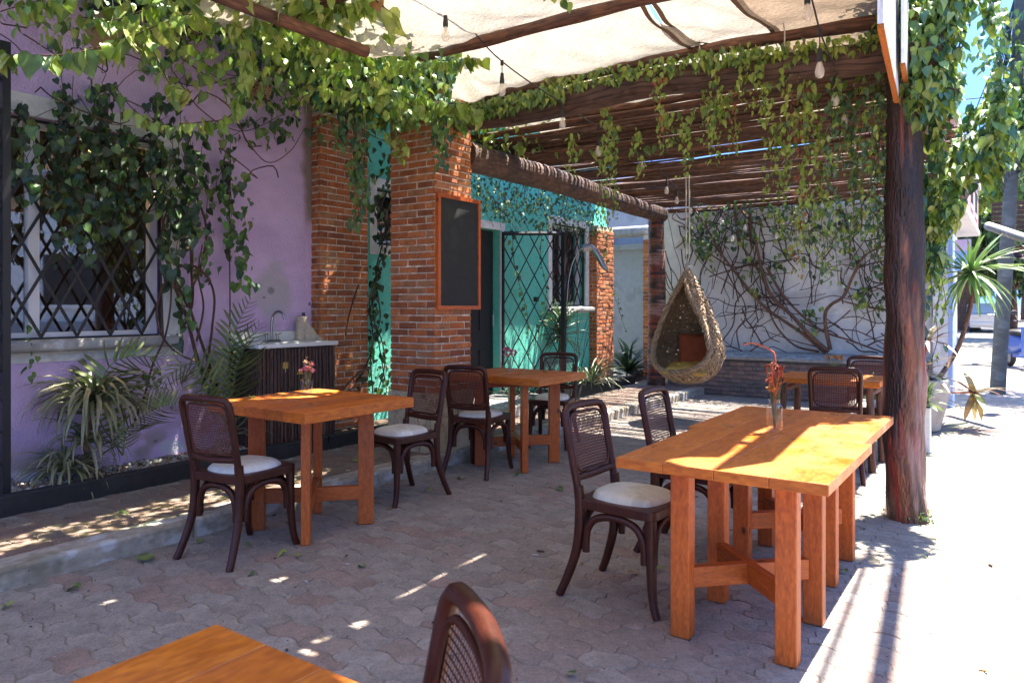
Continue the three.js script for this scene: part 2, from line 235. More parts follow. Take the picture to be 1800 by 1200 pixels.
// ---------------------------------------------------------------- scene objects
const used = {};
const numbered = (n) => { const k = used[n] = (used[n] ?? -1) + 1; return k ? n + '_' + String(k).padStart(3, '0') : n; };
function tag(o, label, category, group) { o.userData.label = label; if (category) o.userData.category = category; if (group) o.userData.group = group; return o; }
function thing(name, label, category, p = [0, 0, 0], turn = 0, group) { const o = new THREE.Group(); o.name = numbered(name); o.position.copy(V(p)); o.rotation.y = turn; scene.add(o); return tag(o, label, category, group); }
function part(name, g, m, parent) { const o = new THREE.Mesh(Array.isArray(g) ? join(g) : g, m); o.name = parent === scene ? numbered(name) : name; o.castShadow = o.receiveShadow = true; parent.add(o); return o; }
const single = (name, g, m, label, category, group) => tag(part(name, g, m, scene), label, category, group);
const struct = (name, g, m) => { const o = part(name, g, m, scene); o.userData.kind = 'structure'; return o; };
const stuff = (o) => { o.userData.kind = 'stuff'; return o; };

// where a point falls in a picture 1800 wide (only used to choose which pieces are large enough to stand alone)
const CA = Math.cos(camera.rotation.y), SA = Math.sin(camera.rotation.y);
function seen(p) { const z = -p.x * SA - p.z * CA, x = p.x * CA - p.z * SA; return z < 0.2 ? null : [900 + FPX * x / z, 538 - FPX * (p.y - 1.36) / z, z]; }
const inFrame = (p, m = 20) => { const s = seen(p); return s && s[0] > -m && s[0] < 1800 + m && s[1] > -m && s[1] < 1200 + m ? s[2] : 0; };

// ---------------------------------------------------------------- leaves
const PROFILE = {
  heart: [[0, 0.2], [0.06, 0.37], [0.18, 0.45], [0.36, 0.44], [0.55, 0.35], [0.74, 0.21], [0.9, 0.07], [1, 0]],
  ovate: [[0, 0.05], [0.15, 0.23], [0.36, 0.31], [0.6, 0.24], [0.82, 0.1], [1, 0]],
  small: [[0, 0.12], [0.3, 0.38], [0.65, 0.26], [1, 0]],
  strap: [[0, 0.026], [0.2, 0.04], [0.45, 0.044], [0.7, 0.036], [0.88, 0.02], [1, 0]],
  blade: [[0, 0.05], [0.25, 0.085], [0.55, 0.08], [0.8, 0.05], [1, 0]],
};
function leafGeo(kind, o = {}) {                     // unit leaf: base at the origin, tip at -y, face towards +z
  const P = PROFILE[kind], n = P.length, pos = [], c = [], idx = [], fold = o.fold ?? 0.25, curl = o.curl ?? 0.25, wav = o.wave ?? 0.05, bend = o.bend ?? 0, base = o.c ?? [1, 1, 1], tip = o.tip ?? base, ph = o.ph ?? 0;
  for (let i = 0; i < n; i++) {
    const [t, w] = P[i], z = bend ? -(1 - Math.cos(bend * t)) / bend : -curl * t * t, yy = bend ? Math.sin(bend * t) / bend : t, back = kind === 'heart' && i === 0 ? 0.1 : i === 1 ? 0.08 : 0;
    for (let s = -1; s <= 1; s++) {
      pos.push(s * w, -yy + (s ? back : 0), z + (s ? fold * w + wav * Math.sin(t * 9 + s * 1.7 + ph) * (w > 0.02 ? 1 : 0) : 0));
      const k = s ? 0.92 + 0.08 * Math.sin(t * 7 + s + ph) : 1.2, b = base.map((x, q) => mix(x, tip[q], t * t)); c.push(b[0] * k, b[1] * k, b[2] * k);
    }
    if (i < n - 1) { const a = i * 3; for (const q of [0, 1]) idx.push(a + q, a + q + 3, a + q + 1, a + q + 1, a + q + 3, a + q + 4); }
  }
  const g = new THREE.BufferGeometry(); g.setIndex(idx); g.setAttribute('position', new THREE.Float32BufferAttribute(pos, 3)); g.setAttribute('color', new THREE.Float32BufferAttribute(c, 3)); g.computeVertexNormals(); return g;
}
const GREENS = {
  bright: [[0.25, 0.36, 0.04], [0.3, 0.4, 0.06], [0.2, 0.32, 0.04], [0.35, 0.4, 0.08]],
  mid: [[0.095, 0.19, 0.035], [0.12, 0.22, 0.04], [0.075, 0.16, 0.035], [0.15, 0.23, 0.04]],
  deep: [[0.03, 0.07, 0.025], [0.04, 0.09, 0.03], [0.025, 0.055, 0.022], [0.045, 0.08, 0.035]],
  blue: [[0.05, 0.14, 0.06], [0.07, 0.17, 0.075], [0.045, 0.11, 0.05], [0.1, 0.19, 0.08]],
  turn: [[0.22, 0.29, 0.035], [0.24, 0.22, 0.04], [0.3, 0.12, 0.03], [0.13, 0.2, 0.035]],
  rust: [[0.33, 0.1, 0.03], [0.4, 0.17, 0.05], [0.28, 0.07, 0.03], [0.36, 0.22, 0.06]],
};
const LV = {};
for (const tone of Object.keys(GREENS)) for (const kind of ['heart', 'ovate', 'small']) LV[kind + tone] = GREENS[tone].map((c, i) => leafGeo(kind, { c, fold: [0.2, 0.45, 0.3, 0.6][i], curl: [0.2, 0.35, 0.1, 0.5][i], wave: [0.05, 0.08, 0.03, 0.06][i], ph: i * 2 }));
class Bag {                                           // gathers many leaves into one geometry
  constructor() { this.p = []; this.n = []; this.c = []; this.i = []; }
  add(g, m, tint = 1) {
    const P = g.attributes.position, N = g.attributes.normal, C = g.attributes.color, I = g.index, e = m.elements, b = this.p.length / 3;
    for (let k = 0; k < P.count; k++) {
      const x = P.getX(k), y = P.getY(k), z = P.getZ(k), a = N.getX(k), c = N.getY(k), d = N.getZ(k);
      this.p.push(e[0] * x + e[4] * y + e[8] * z + e[12], e[1] * x + e[5] * y + e[9] * z + e[13], e[2] * x + e[6] * y + e[10] * z + e[14]);
      const nx = e[0] * a + e[4] * c + e[8] * d, ny = e[1] * a + e[5] * c + e[9] * d, nz = e[2] * a + e[6] * c + e[10] * d, l = Math.hypot(nx, ny, nz) || 1; this.n.push(nx / l, ny / l, nz / l);
      this.c.push(C ? C.getX(k) * tint : tint, C ? C.getY(k) * tint : tint, C ? C.getZ(k) * tint : tint);
    }
    for (let k = 0; k < I.count; k++) this.i.push(b + I.getX(k));
  }
  geo() { const g = new THREE.BufferGeometry(); g.setIndex(this.i); g.setAttribute('position', new THREE.Float32BufferAttribute(this.p, 3)); g.setAttribute('normal', new THREE.Float32BufferAttribute(this.n, 3)); g.setAttribute('color', new THREE.Float32BufferAttribute(this.c, 3)); return g; }
}
const E3 = new THREE.Euler(), Q4 = new THREE.Quaternion();
function lm(p, s, yaw, pitch, roll, sx = 1) { E3.set(pitch, yaw, roll, 'YXZ'); return new THREE.Matrix4().compose(V(p), Q4.setFromEuler(E3), new THREE.Vector3(s * sx, s, s)); }
// leaves: list of [geometry, matrix]; the largest in view become meshes of their own, the rest one part
function leafOut(parent, list, most, m = M.leaf, name = 'leaf') {
  const sized = list.map((l) => { const e = l[1].elements, p = new THREE.Vector3(e[12], e[13], e[14]), d = inFrame(p); return [d ? Math.hypot(e[4], e[5], e[6]) / d : 0, l]; }).sort((a, b) => b[0] - a[0]);
  const bag = new Bag(); let rest = 0;
  sized.forEach(([s, [g, mm]], k) => {
    if (k < most && s * FPX > 9) { const o = part(name, g, m, parent); mm.decompose(o.position, o.quaternion, o.scale); } else { bag.add(g, mm); rest++; }
  });
  if (rest) stuff(part('foliage', bag.geo(), m, parent));
}
function along(pts, step, fn) {                       // walk a smooth path
  const c = new THREE.CatmullRomCurve3(pts.map(V), false, 'centripetal'), L = c.getLength(), n = Math.max(2, Math.round(L / step)); for (let i = 0; i <= n; i++) fn(c.getPointAt(i / n), c.getTangentAt(i / n), i / n, i);
}
const wiggle = (a, b, n, s) => { const A = V(a), B = V(b), out = []; for (let i = 0; i <= n; i++) { const t = i / n, p = A.clone().lerp(B, t), k = Math.sin(t * Math.PI) * s + (i === n ? s * 0.3 : 0); out.push(p.add(new THREE.Vector3(rr(-k, k), rr(-k, k), rr(-k, k)))); } return out; };

// ---------------------------------------------------------------- ground
const pavement = struct('pavement', bx(-4.3, 60, -0.2, -0.006, -140, 14, 'x'), M.sand);
{
  const L = 0.2, W = 0.13, A = 0.017, w = (x) => { const t = ((x / L) % 1 + 1) % 1; return A * clamp(t < 0.25 ? t * 6 : t < 0.75 ? (0.5 - t) * 6 : (t - 1) * 6, -1, 1); };
  const tones = [[0.29, 0.235, 0.2], [0.315, 0.245, 0.205], [0.325, 0.278, 0.238], [0.3, 0.255, 0.222], [0.305, 0.22, 0.182], [0.33, 0.285, 0.248]];
  const shape = (odd, c, k) => {
    const r = rng(k * 31 + odd), x0 = odd * L / 2, out = [], n = 8, g = 0.0028;
    for (let i = 0; i <= n; i++) { const x = x0 + g + (L - 2 * g) * i / n; out.push([x - x0, w(x) + g]); }
    out.push([L - g + 0.014, W * 0.38], [L - g - 0.012, W * 0.62]);
    for (let i = n; i >= 0; i--) { const x = x0 + g + (L - 2 * g) * i / n; out.push([x - x0, W + w(x) - g]); }
    out.push([g - 0.012, W * 0.62], [g + 0.014, W * 0.38]);
    const pos = [], nor = [], uv = [], cc = [], idx = [], cx = L / 2, cz = W / 2, ux = r() * 5, uz = r() * 5, tx = (r() - 0.5) * 0.022, tz = (r() - 0.5) * 0.022, N = out.length;
    const put = (x, y, z, nx, ny, nz, s) => { pos.push(x, y, z); nor.push(nx, ny, nz); uv.push(x + ux, z + uz); cc.push(c[0] * s, c[1] * s, c[2] * s); };
    const inn = out.map(([x, z]) => [cx + (x - cx) * (1 - 0.006 / L), cz + (z - cz) * (1 - 0.007 / W)]), ty = (x, z) => (x - cx) * tx + (z - cz) * tz;
    put(cx, ty(cx, cz), cz, 0, 1, 0, 1); inn.forEach(([x, z]) => put(x, ty(x, z), z, 0, 1, 0, 1));
    inn.forEach(([x, z]) => put(x, ty(x, z), z, 0, 1, 0, 1)); out.forEach(([x, z]) => { const d = Math.hypot(x - cx, z - cz); put(x, ty(x, z) - 0.005, z, (x - cx) / d * 0.8, 0.6, (z - cz) / d * 0.8, 0.95); });
    out.forEach(([x, z]) => { const d = Math.hypot(x - cx, z - cz); put(x, -0.02, z, (x - cx) / d, 0, (z - cz) / d, 0.9); });
    for (let i = 0; i < N; i++) { const j = (i + 1) % N, a = 1 + N, b = 1 + 2 * N, d = 1 + 3 * N; idx.push(0, 1 + j, 1 + i, a + i, a + j, b + i, b + i, a + j, b + j, b + i, b + j, d + i, d + i, b + j, d + j); }
    const q = new THREE.BufferGeometry(); q.setIndex(idx); q.setAttribute('position', new THREE.Float32BufferAttribute(pos, 3)); q.setAttribute('normal', new THREE.Float32BufferAttribute(nor, 3)); q.setAttribute('uv', new THREE.Float32BufferAttribute(uv, 2)); q.setAttribute('color', new THREE.Float32BufferAttribute(cc, 3)); return q;
  };
  const pool = [0, 1].map((o) => tones.flatMap((c, i) => [0, 1, 2].map((k) => shape(o, c, i * 3 + k))));
  globalThis.layPavers = (parent, x0, x1, z0, z1, y, most, tone = 0) => {
    const cells = [];
    for (let j = Math.floor(z0 / W); j * W < z1; j++) for (let i = Math.floor(x0 / L); i * L < x1; i++) {
      const odd = ((j % 2) + 2) % 2, x = i * L + odd * L / 2; if (x < x0 - L * 0.5 || x + L > x1 + L * 0.5 || j * W < z0 || j * W > z1) continue;
      const p = new THREE.Vector3(x, y + rr(-0.0025, 0.0015), j * W), d = inFrame(p, 90), q = noise(x * 0.11 + 0.5, j * W * 0.11 + 0.5, 9, 2); let k = Math.floor(clamp(q * 4.5 + rr(-2.2, 3), 0, 5.99)); if (k === 4 && R() < 0.6) k = 3; if (tone && R() < 0.65) k = R() < 0.5 ? 4 : 1;
      cells.push([d ? d : 99, pick(pool[odd].slice(k * 3, k * 3 + 3)), p]);
    }
    cells.sort((a, b) => a[0] - b[0]); const bag = [];
    cells.forEach(([d, g, p], i) => { if (i < most && d < 90) { const o = part('paver', g, tone ? M.paverRed : M.paver, parent); o.position.copy(p); } else bag.push(g.clone().translate(p.x, p.y, p.z)); });
    if (bag.length) stuff(part('paver', bag, tone ? M.paverRed : M.paver, parent));
  };
}
layPavers(pavement, -4.0, 2.6, -13, -0.45, 0, 300);
struct('road', bx(4.2, 11, -0.05, -0.004, -140, 14, 'x'), mat({ map: mapped(tConc, 2, 2), color: col(0.42, 0.42, 0.42), roughness: 0.95 }));
{ // beyond the pavers that can be told apart: paving seen at a grazing angle
  struct('far_pavement', bx(-0.4, 4.2, -0.05, -0.003, -120, -13.1, 'x'), mat({ map: mapped(tPave, 1.5, 1.5), color: col(0.36, 0.3, 0.27), roughness: 0.9 }));
}
const walkway = struct('raised_walkway', [bx(-5.02, -4.2, -0.1, 0.094, -11.1, 1.2, 'x'), bx(-5.52, -4.6, -0.1, 0.092, -8.2, -6.6, 'x'), bx(-7.4, -4.2, -0.1, 0.088, -12.7, -10.6, 'x')], M.sand);
layPavers(walkway, -5.0, -4.2, -11, -0.6, 0.1, 110, 1);
{ // concrete edge of the step, poured in lengths
  const kerb = struct('kerb', bx(-4.19, -4.015, -0.1, 0.085, -11, 1.2, 'z'), M.kerb);
  let z = 1.2; for (const l of [1.5, 2.2, 2.27, 1.75, 1.9, 1.95, 1.9]) { part('kerb_stone', rbox(0.2, 0.2, l - 0.012, 0.02, [-4.1, 0.001, z - l / 2], [0, 0, rr(-0.004, 0.004)], 'z', 2), M.kerb, kerb); z -= l; if (z < -10.6) break; }
  part('step_stone', rbox(0.85, 0.14, 1.25, 0.02, [-5.1, 0.165, -7.35], [0, 0, 0], 'z', 2), M.conc, walkway);
}
{ // planting bed along the house, edged with a low painted kerb
  const bed = struct('planting_bed', [bx(-5.5, -5.02, -0.1, 0.175, -6.4, 1.2, 'z'), bx(-5.6, -5.32, -0.1, 0.12, -12.4, -8.4, 'z')], M.soil);
  const edge = struct('planter_kerb', rbox(0.09, 0.24, 5.6, 0.012, [-5.045, 0.1, -1.6], [0, 0, 0], 'z', 2), M.blackPaint);
  part('kerb_length', rbox(0.09, 0.22, 2.0, 0.012, [-5.05, 0.105, -5.42], [0, 0, 0], 'z', 2), M.blackPaint, edge);
  part('kerb_length', rbox(0.1, 0.24, 2.7, 0.012, [-5.3, 0.1, -9.75], [0, -0.05, 0], 'z', 2), M.blackPaint, edge);
  part('kerb_length', rbox(0.1, 0.24, 1.5, 0.012, [-5.5, 0.1, -11.7], [0, 0.2, 0], 'z', 2), M.blackPaint, edge);
  const g = new THREE.IcosahedronGeometry(1, 0); g.deleteAttribute('uv'); const im = new THREE.InstancedMesh(g, mat({ roughness: 0.9, flatShading: true }), 2600), m = new THREE.Matrix4();
  for (let i = 0; i < 2600; i++) { const s = rr(0.008, 0.022), dry = R(); m.compose(new THREE.Vector3(rr(-5.5, -5.09), 0.176 + s * 0.4, rr(-4.3, 0)), new THREE.Quaternion().setFromEuler(new THREE.Euler(R() * 6, R() * 6, R() * 6)), new THREE.Vector3(s, s * rr(0.4, 0.9), s * rr(0.7, 1.3))); im.setMatrixAt(i, m); im.setColorAt(i, dry < 0.25 ? col(0.22, 0.13, 0.07) : col(...Array(3).fill(rr(0.16, 0.5))).multiply(col(1, 0.93, 0.85))); }
  im.name = 'gravel'; stuff(im); tag(im, 'pale gravel covering the planting bed along the purple wall', 'gravel'); scene.add(im);
}

{ // crumbs of soil, twigs and bits of dry leaf blown over the paving
  const g = new THREE.IcosahedronGeometry(1, 0); g.deleteAttribute('uv'); const im = new THREE.InstancedMesh(g, mat({ roughness: 0.95, flatShading: true }), 900), m = new THREE.Matrix4();
  for (let i = 0; i < 900; i++) { const up = R() < 0.25, big = R() < 0.08, s = big ? rr(0.006, 0.013) : rr(0.0015, 0.005), x = up ? rr(-4.95, -4.05) : -4 + 3.9 * Math.pow(R(), 1.2); m.compose(new THREE.Vector3(x, (up ? 0.101 : 0.001) + s * 0.3, -0.9 - 9 * Math.pow(R(), 1.5)), new THREE.Quaternion().setFromEuler(new THREE.Euler(0, R() * 6, rr(-0.2, 0.2))), new THREE.Vector3(s * rr(1, big ? 2.4 : 1.8), s * 0.45, s * rr(0.5, 1))); im.setMatrixAt(i, m); im.setColorAt(i, R() < 0.5 ? col(0.06, 0.045, 0.03) : R() < 0.6 ? col(0.25, 0.14, 0.06) : col(0.4, 0.38, 0.34)); }
  im.name = 'litter'; stuff(im); tag(im, 'crumbs of soil, twigs and dry leaf bits scattered over the paving', 'litter'); scene.add(im);
}
// ---------------------------------------------------------------- the house
const WX = -5.52;                                     // street face of the house wall
const house = thing('house', 'long stuccoed house front painted purple and turquoise with white framed windows', 'house');
{
  const wall = (z0, z1, y0, y1) => bx(WX - 0.22, WX, y0, y1, z0, z1, 'z', [6, 0]);
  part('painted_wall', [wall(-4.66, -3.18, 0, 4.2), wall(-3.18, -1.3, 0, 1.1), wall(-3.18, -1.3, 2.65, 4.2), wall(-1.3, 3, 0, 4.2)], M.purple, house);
  part('painted_wall', [wall(-5.48, -4.66, 0, 4.2), wall(-6.3, -5.48, 0, 2.0), wall(-6.3, -5.48, 2.6, 4.2), wall(-7.0, -6.3, 0, 4.2), wall(-7.74, -7.0, 2.34, 4.2), wall(-8.98, -7.74, 0, 4.2), wall(-10.02, -8.98, 0, 1.34), wall(-10.02, -8.98, 2.56, 4.2), wall(-10.72, -10.02, 0, 4.2)], M.green, house).userData.label = 'turquoise painted wall';
  part('roof_slab', bx(-10, -5.0, 4.2, 4.4, -10.8, 3.1), M.conc, house);
  part('inner_room', [bx(-10.2, -10, 0, 4.2, -10.6, 3), bx(-10, WX - 0.22, -0.05, 0.14, -10.6, 3), bx(-10, WX - 0.22, 0, 4.2, -10.72, -10.6), bx(-10, WX - 0.22, 0, 4.2, 3, 3.2), bx(-10, WX - 0.23, 0, 4.2, -4.9, -4.8)], M.inside, house);
  const band = (z0, z1, y0, y1, w, m) => [bx(WX - 0.01, WX + 0.014, y0 - w, y0, z0 - w, z1 + w), bx(WX - 0.01, WX + 0.014, y1, y1 + w, z0 - w, z1 + w), bx(WX - 0.01, WX + 0.014, y0, y1, z0 - w, z0), bx(WX - 0.01, WX + 0.014, y0, y1, z1, z1 + w)];
  const windowSet = (z0, z1, y0, y1, w, mull, label) => {
    const f = 0.055, X = WX - 0.15, fr = [bx(X, X + 0.05, y0, y0 + f, z0, z1), bx(X, X + 0.05, y1 - f, y1, z0, z1), bx(X, X + 0.05, y0 + f, y1 - f, z0, z0 + f), bx(X, X + 0.05, y0 + f, y1 - f, z1 - f, z1)];
    for (const m of mull) fr.push(bx(X, X + 0.06, y0 + f, y1 - f, m - 0.035, m + 0.035));
    const win = part('window', fr, M.alu, house); if (label) win.userData.label = label;
    const cuts = [z0 + f, ...mull.flatMap((m) => [m - 0.035, m + 0.035]), z1 - f];
    for (let i = 0; i < cuts.length; i += 2) part('pane', bx(X + 0.02, X + 0.024, y0 + f, y1 - f, cuts[i], cuts[i + 1]), M.glass, win);
    part('trim', band(z0, z1, y0, y1, w), M.trim, win);
    return win;
  };
  const w1 = windowSet(-3.18, -1.3, 1.12, 2.65, 0.145, [-2.3], 'large window behind a black diamond grille');
  part('sill', rbox(0.16, 0.085, 2.15, 0.035, [WX + 0.045, 1.09, -2.2], [0, 0, 0], 'z', 3), M.conc, w1);
  const w2 = windowSet(-6.28, -5.5, 2.0, 2.6, 0.1, []);
  const w3 = windowSet(-10.0, -9.0, 1.36, 2.56, 0.1, [-9.5], 'window beside the gate');
  part('sill', rbox(0.16, 0.08, 1.2, 0.03, [WX + 0.05, 1.31, -9.5], [0, 0, 0], 'z', 3), M.conc, w3);
  // diamond grilles
  const grille = (parent, z0, z1, y0, y1, X, dz, dy, first) => {
    const bars = []; for (const s of [-1, 1]) for (let k = -12; k < 30; k++) {
      let za = first + k * dz, a = [za, y0], b = [za + s * (y1 - y0) * dz / dy, y1]; if (s < 0 && 0) continue;
      const cut = (p, q, z) => { const t = (z - p[0]) / (q[0] - p[0]); return [z, p[1] + t * (q[1] - p[1])]; };
      let lo = a[0] < b[0] ? a : b, hi = a[0] < b[0] ? b : a; if (hi[0] <= z0 + 0.01 || lo[0] >= z1 - 0.01) continue; if (lo[0] < z0) lo = cut(lo, hi, z0); if (hi[0] > z1) hi = cut(lo, hi, z1);
      bars.push(bar([X + s * 0.004, lo[1], lo[0]], [X + s * 0.004, hi[1], hi[0]], 0.01, 0.019));
    }
    const g = part('grille', [...bars, bx(X - 0.009, X + 0.012, y0 - 0.018, y0, z0, z1), bx(X - 0.009, X + 0.012, y1, y1 + 0.018, z0, z1), bx(X - 0.009, X + 0.012, y0, y1, z0 - 0.018, z0), bx(X - 0.009, X + 0.012, y0, y1, z1, z1 + 0.018)], M.black, parent); return g;
  };
  grille(w1, -3.155, -1.35, 1.145, 2.62, WX - 0.03, 0.235, 0.43, -2.32);
  grille(w3, -9.97, -9.03, 1.38, 2.54, WX - 0.03, 0.2, 0.38, -9.5);
  grille(w2, -6.25, -5.53, 2.03, 2.57, WX - 0.03, 0.2, 0.38, -5.8);
  // door
  const d = part('door', [bx(WX - 0.16, WX - 0.11, 0.2, 2.33, -7.72, -7.02), ...[0.35, 1.05, 1.75].flatMap((y) => [bx(WX - 0.112, WX - 0.098, y, y + 0.45, -7.62, -7.42), bx(WX - 0.112, WX - 0.098, y, y + 0.45, -7.3, -7.12)])], M.black, house);
  part('door_frame', [bx(WX - 0.01, WX + 0.016, 0.1, 2.34, -7.79, -7.735), bx(WX - 0.01, WX + 0.016, 0.1, 2.34, -7.0, -6.9), bx(WX - 0.01, WX + 0.016, 2.34, 2.44, -7.82, -6.87)], M.trim, d);
  part('handle', rod([WX - 0.06, 1.1, -7.66], [WX - 0.06, 1.25, -7.66], 0.012), M.steel, d);
}
{ // lit bulb hanging inside behind the big window
  const p = [[-6.3,2.635,-3.026]], q = p[0], l = thing('pendant_lamp', 'small lit warm bulb hanging indoors behind the large window', 'lamp', q);
  part('cord', rod([0, 0.05, 0], [0, 4.2 - q[1], 0], 0.004), M.rubber, l); part('socket', new THREE.CylinderGeometry(0.018, 0.018, 0.05, 10).translate(0, 0.055, 0), M.brass, l);
  part('bulb', new THREE.SphereGeometry(0.035, 14, 10), mat({ color: col(1, 0.8, 0.5), emissive: col(1, 0.55, 0.2), emissiveIntensity: 1.6, roughness: 0.3 }), l);
  const pl = new THREE.PointLight(new THREE.Color(1, 0.6, 0.28), 0.5, 0, 2); pl.castShadow = true; l.add(pl);
}

// ---------------------------------------------------------------- brickwork
function brickGeo(w, h, d) {                          // face towards +z, edges chamfered, back left off
  const c = 0.006, x = w / 2, y = h / 2, P = [[-x, -y, -d], [x, -y, -d], [x, y, -d], [-x, y, -d], [-x, -y, -c], [x, -y, -c], [x, y, -c], [-x, y, -c], [-x + c, -y + c, 0], [x - c, -y + c, 0], [x - c, y - c, 0], [-x + c, y - c, 0]].map((p, i) => (i > 3 ? [p[0] + rr(-0.0045, 0.0045), p[1] + rr(-0.004, 0.004), p[2] + rr(-0.003, 0.003)] : p));
  const F = [[8, 9, 10, 11]]; for (let i = 0; i < 4; i++) { const j = (i + 1) % 4; F.push([i, j, 4 + j, 4 + i], [4 + i, 4 + j, 8 + j, 8 + i]); }
  const pos = []; for (const f of F) for (const k of [0, 1, 2, 0, 2, 3]) pos.push(...P[f[k]]); const g = new THREE.BufferGeometry(); g.setAttribute('position', new THREE.Float32BufferAttribute(pos, 3)); g.computeVertexNormals(); return uvBox(g, 'x', roff());
}
const brickPool = {};
function bricks(parent, o, dir, W, y0, y1, opt = {}) { // o: left end of the face, dir: unit vector along it; the face looks to dir x up
  const bl = opt.bl ?? 0.2, bh = opt.bh ?? 0.0495, j = opt.j ?? 0.0115, mats = opt.mats ?? brickM, turn = Math.atan2(-dir[2], dir[0]), out = [], key = bl + '_' + bh; let row = 0;
  const bag = mats.map(() => []);
  for (let y = y0; y + bh <= y1; y += bh + j, row++) {
    let x = 0, first = (row % 2) === (opt.phase ?? 0) ? bl : bl / 2 - j / 2;
    while (x < W - 0.03) { let w = Math.min(x === 0 ? first : bl, W - x); if (W - x - w < 0.035) w = W - x; const cut = Math.abs(w - bl) > 0.004, id = key + Math.round(w * 500), pool = (brickPool[id] ??= [0, 1, 2, 3, 4].map(() => brickGeo(w, bh, 0.03))); out.push([x + w / 2, y + bh / 2, pick(pool)]); x += w + j; }
  }
  const sorted = out.map((b) => { const p = new THREE.Vector3(o[0] + dir[0] * b[0], b[1], o[2] + dir[2] * b[0]); return [inFrame(p) ? 0 : 1, b, p]; }).sort((a, b) => a[0] - b[0]);
  sorted.forEach(([, b, p], k) => {
    const n = [-dir[2], 0, dir[0]], pr = 0.006 + rr(-0.003, 0.004), mi = Math.floor(Math.pow(R(), 1.15) * mats.length), at = p.addScaledVector(V(n), pr), ro = [rr(-0.02, 0.02), turn + rr(-0.012, 0.012), rr(-0.012, 0.012)];
    if (k < (opt.most ?? 300)) { const m = part('brick', b[2], mats[mi], parent); m.position.copy(at); m.rotation.set(...ro, 'YXZ'); } else bag[mi].push(place(b[2].clone(), [at.x, at.y, at.z], ro));
  });
  bag.forEach((g, i) => { if (g.length) stuff(part('brickwork', g, mats[i], parent)); });
}
{
  const x0 = -4.62, x1 = -4.1, z0 = -5.29, z1 = -4.78, pil = thing('brick_pillar', 'square red brick pillar on a rough stone base with the chalkboard hung on it', 'pillar');
  part('core', bx(x0 + 0.008, x1 - 0.008, 0.55, 3.3, z0 + 0.008, z1 - 0.008, 'y'), M.mortar, pil);
  bricks(pil, [x0, 0, z1 - 0.006], [1, 0, 0], x1 - x0, 0.615, 3.28, { bl: 0.2, most: 150 });
  bricks(pil, [x1 - 0.006, 0, z1], [0, 0, -1], z1 - z0, 0.615, 3.28, { bl: 0.2, phase: 1, most: 150 });
  part('stone_base', [rbox(0.56, 0.62, 0.55, 0.02, [-4.36, 0.3, -5.035], [0, 0, 0], 'y', 2)], M.stone, pil);
}
{
  const pil = thing('brick_pilaster', 'dark red brick pilaster against the house wall behind the vanity end', 'pilaster');
  part('core', bx(WX - 0.05, -5.398, 0.1, 3.2, -5.26, -4.655, 'y'), M.mortar, pil);
  bricks(pil, [-5.396, 0, -4.64], [0, 0, -1], 0.62, 0.12, 3.17, { most: 220 });
  bricks(pil, [WX, 0, -4.652], [1, 0, 0], 0.125, 0.12, 3.17, { bl: 0.115, most: 60 });
}
{
  const pil = thing('brick_pilaster', 'narrow brick pilaster between the turquoise wall and the grey panel', 'pilaster');
  part('core', bx(WX - 0.05, -5.4, 0.1, 2.62, -10.7, -10.14, 'y'), M.mortar, pil);
  bricks(pil, [-5.396, 0, -10.13], [0, 0, -1], 0.58, 0.12, 2.6, { most: 200 }); bricks(pil, [WX, 0, -10.135], [1, 0, 0], 0.13, 0.12, 2.6, { bl: 0.115, most: 50 });
  const p2 = thing('brick_pilaster', 'brick pilaster behind the upright dark log near the egg chair', 'pilaster');
  part('core', bx(-5.5, -4.86, 0, 2.62, -12.4, -12.1, 'x'), M.mortar, p2);
  bricks(p2, [-5.5, 0, -12.09], [1, 0, 0], 0.66, 0.05, 2.6, { most: 200 });
}
{ // grey recess at the end of the house
  const rec = thing('recessed_panel', 'plain grey recessed panel between two brick pilasters at the far corner', 'panel');
  part('panel', bx(-7.6, -5.6, 0, 2.42, -12.7, -12.6, 'x'), M.greyWall, rec);
  part('panel_frame', [bx(-7.6, -5.5, 2.42, 2.52, -12.66, -12.52, 'x'), bx(-5.62, -5.5, 0, 2.42, -12.66, -12.5, 'y')], M.greyWall, rec);
  part('upper_wall', bx(-7.6, -4.6, 2.45, 3.5, -12.95, -12.66, 'x'), mat({ map: mapped(tWhite, 1.5, 1.5), color: col(0.4, 0.44, 0.5), roughness: 0.9 }), rec);
  part('lintel', rbox(2.7, 0.2, 0.2, 0.08, [-5.95, 2.72, -12.3], [0, 0, 0], 'x', 3), M.conc, rec);
}
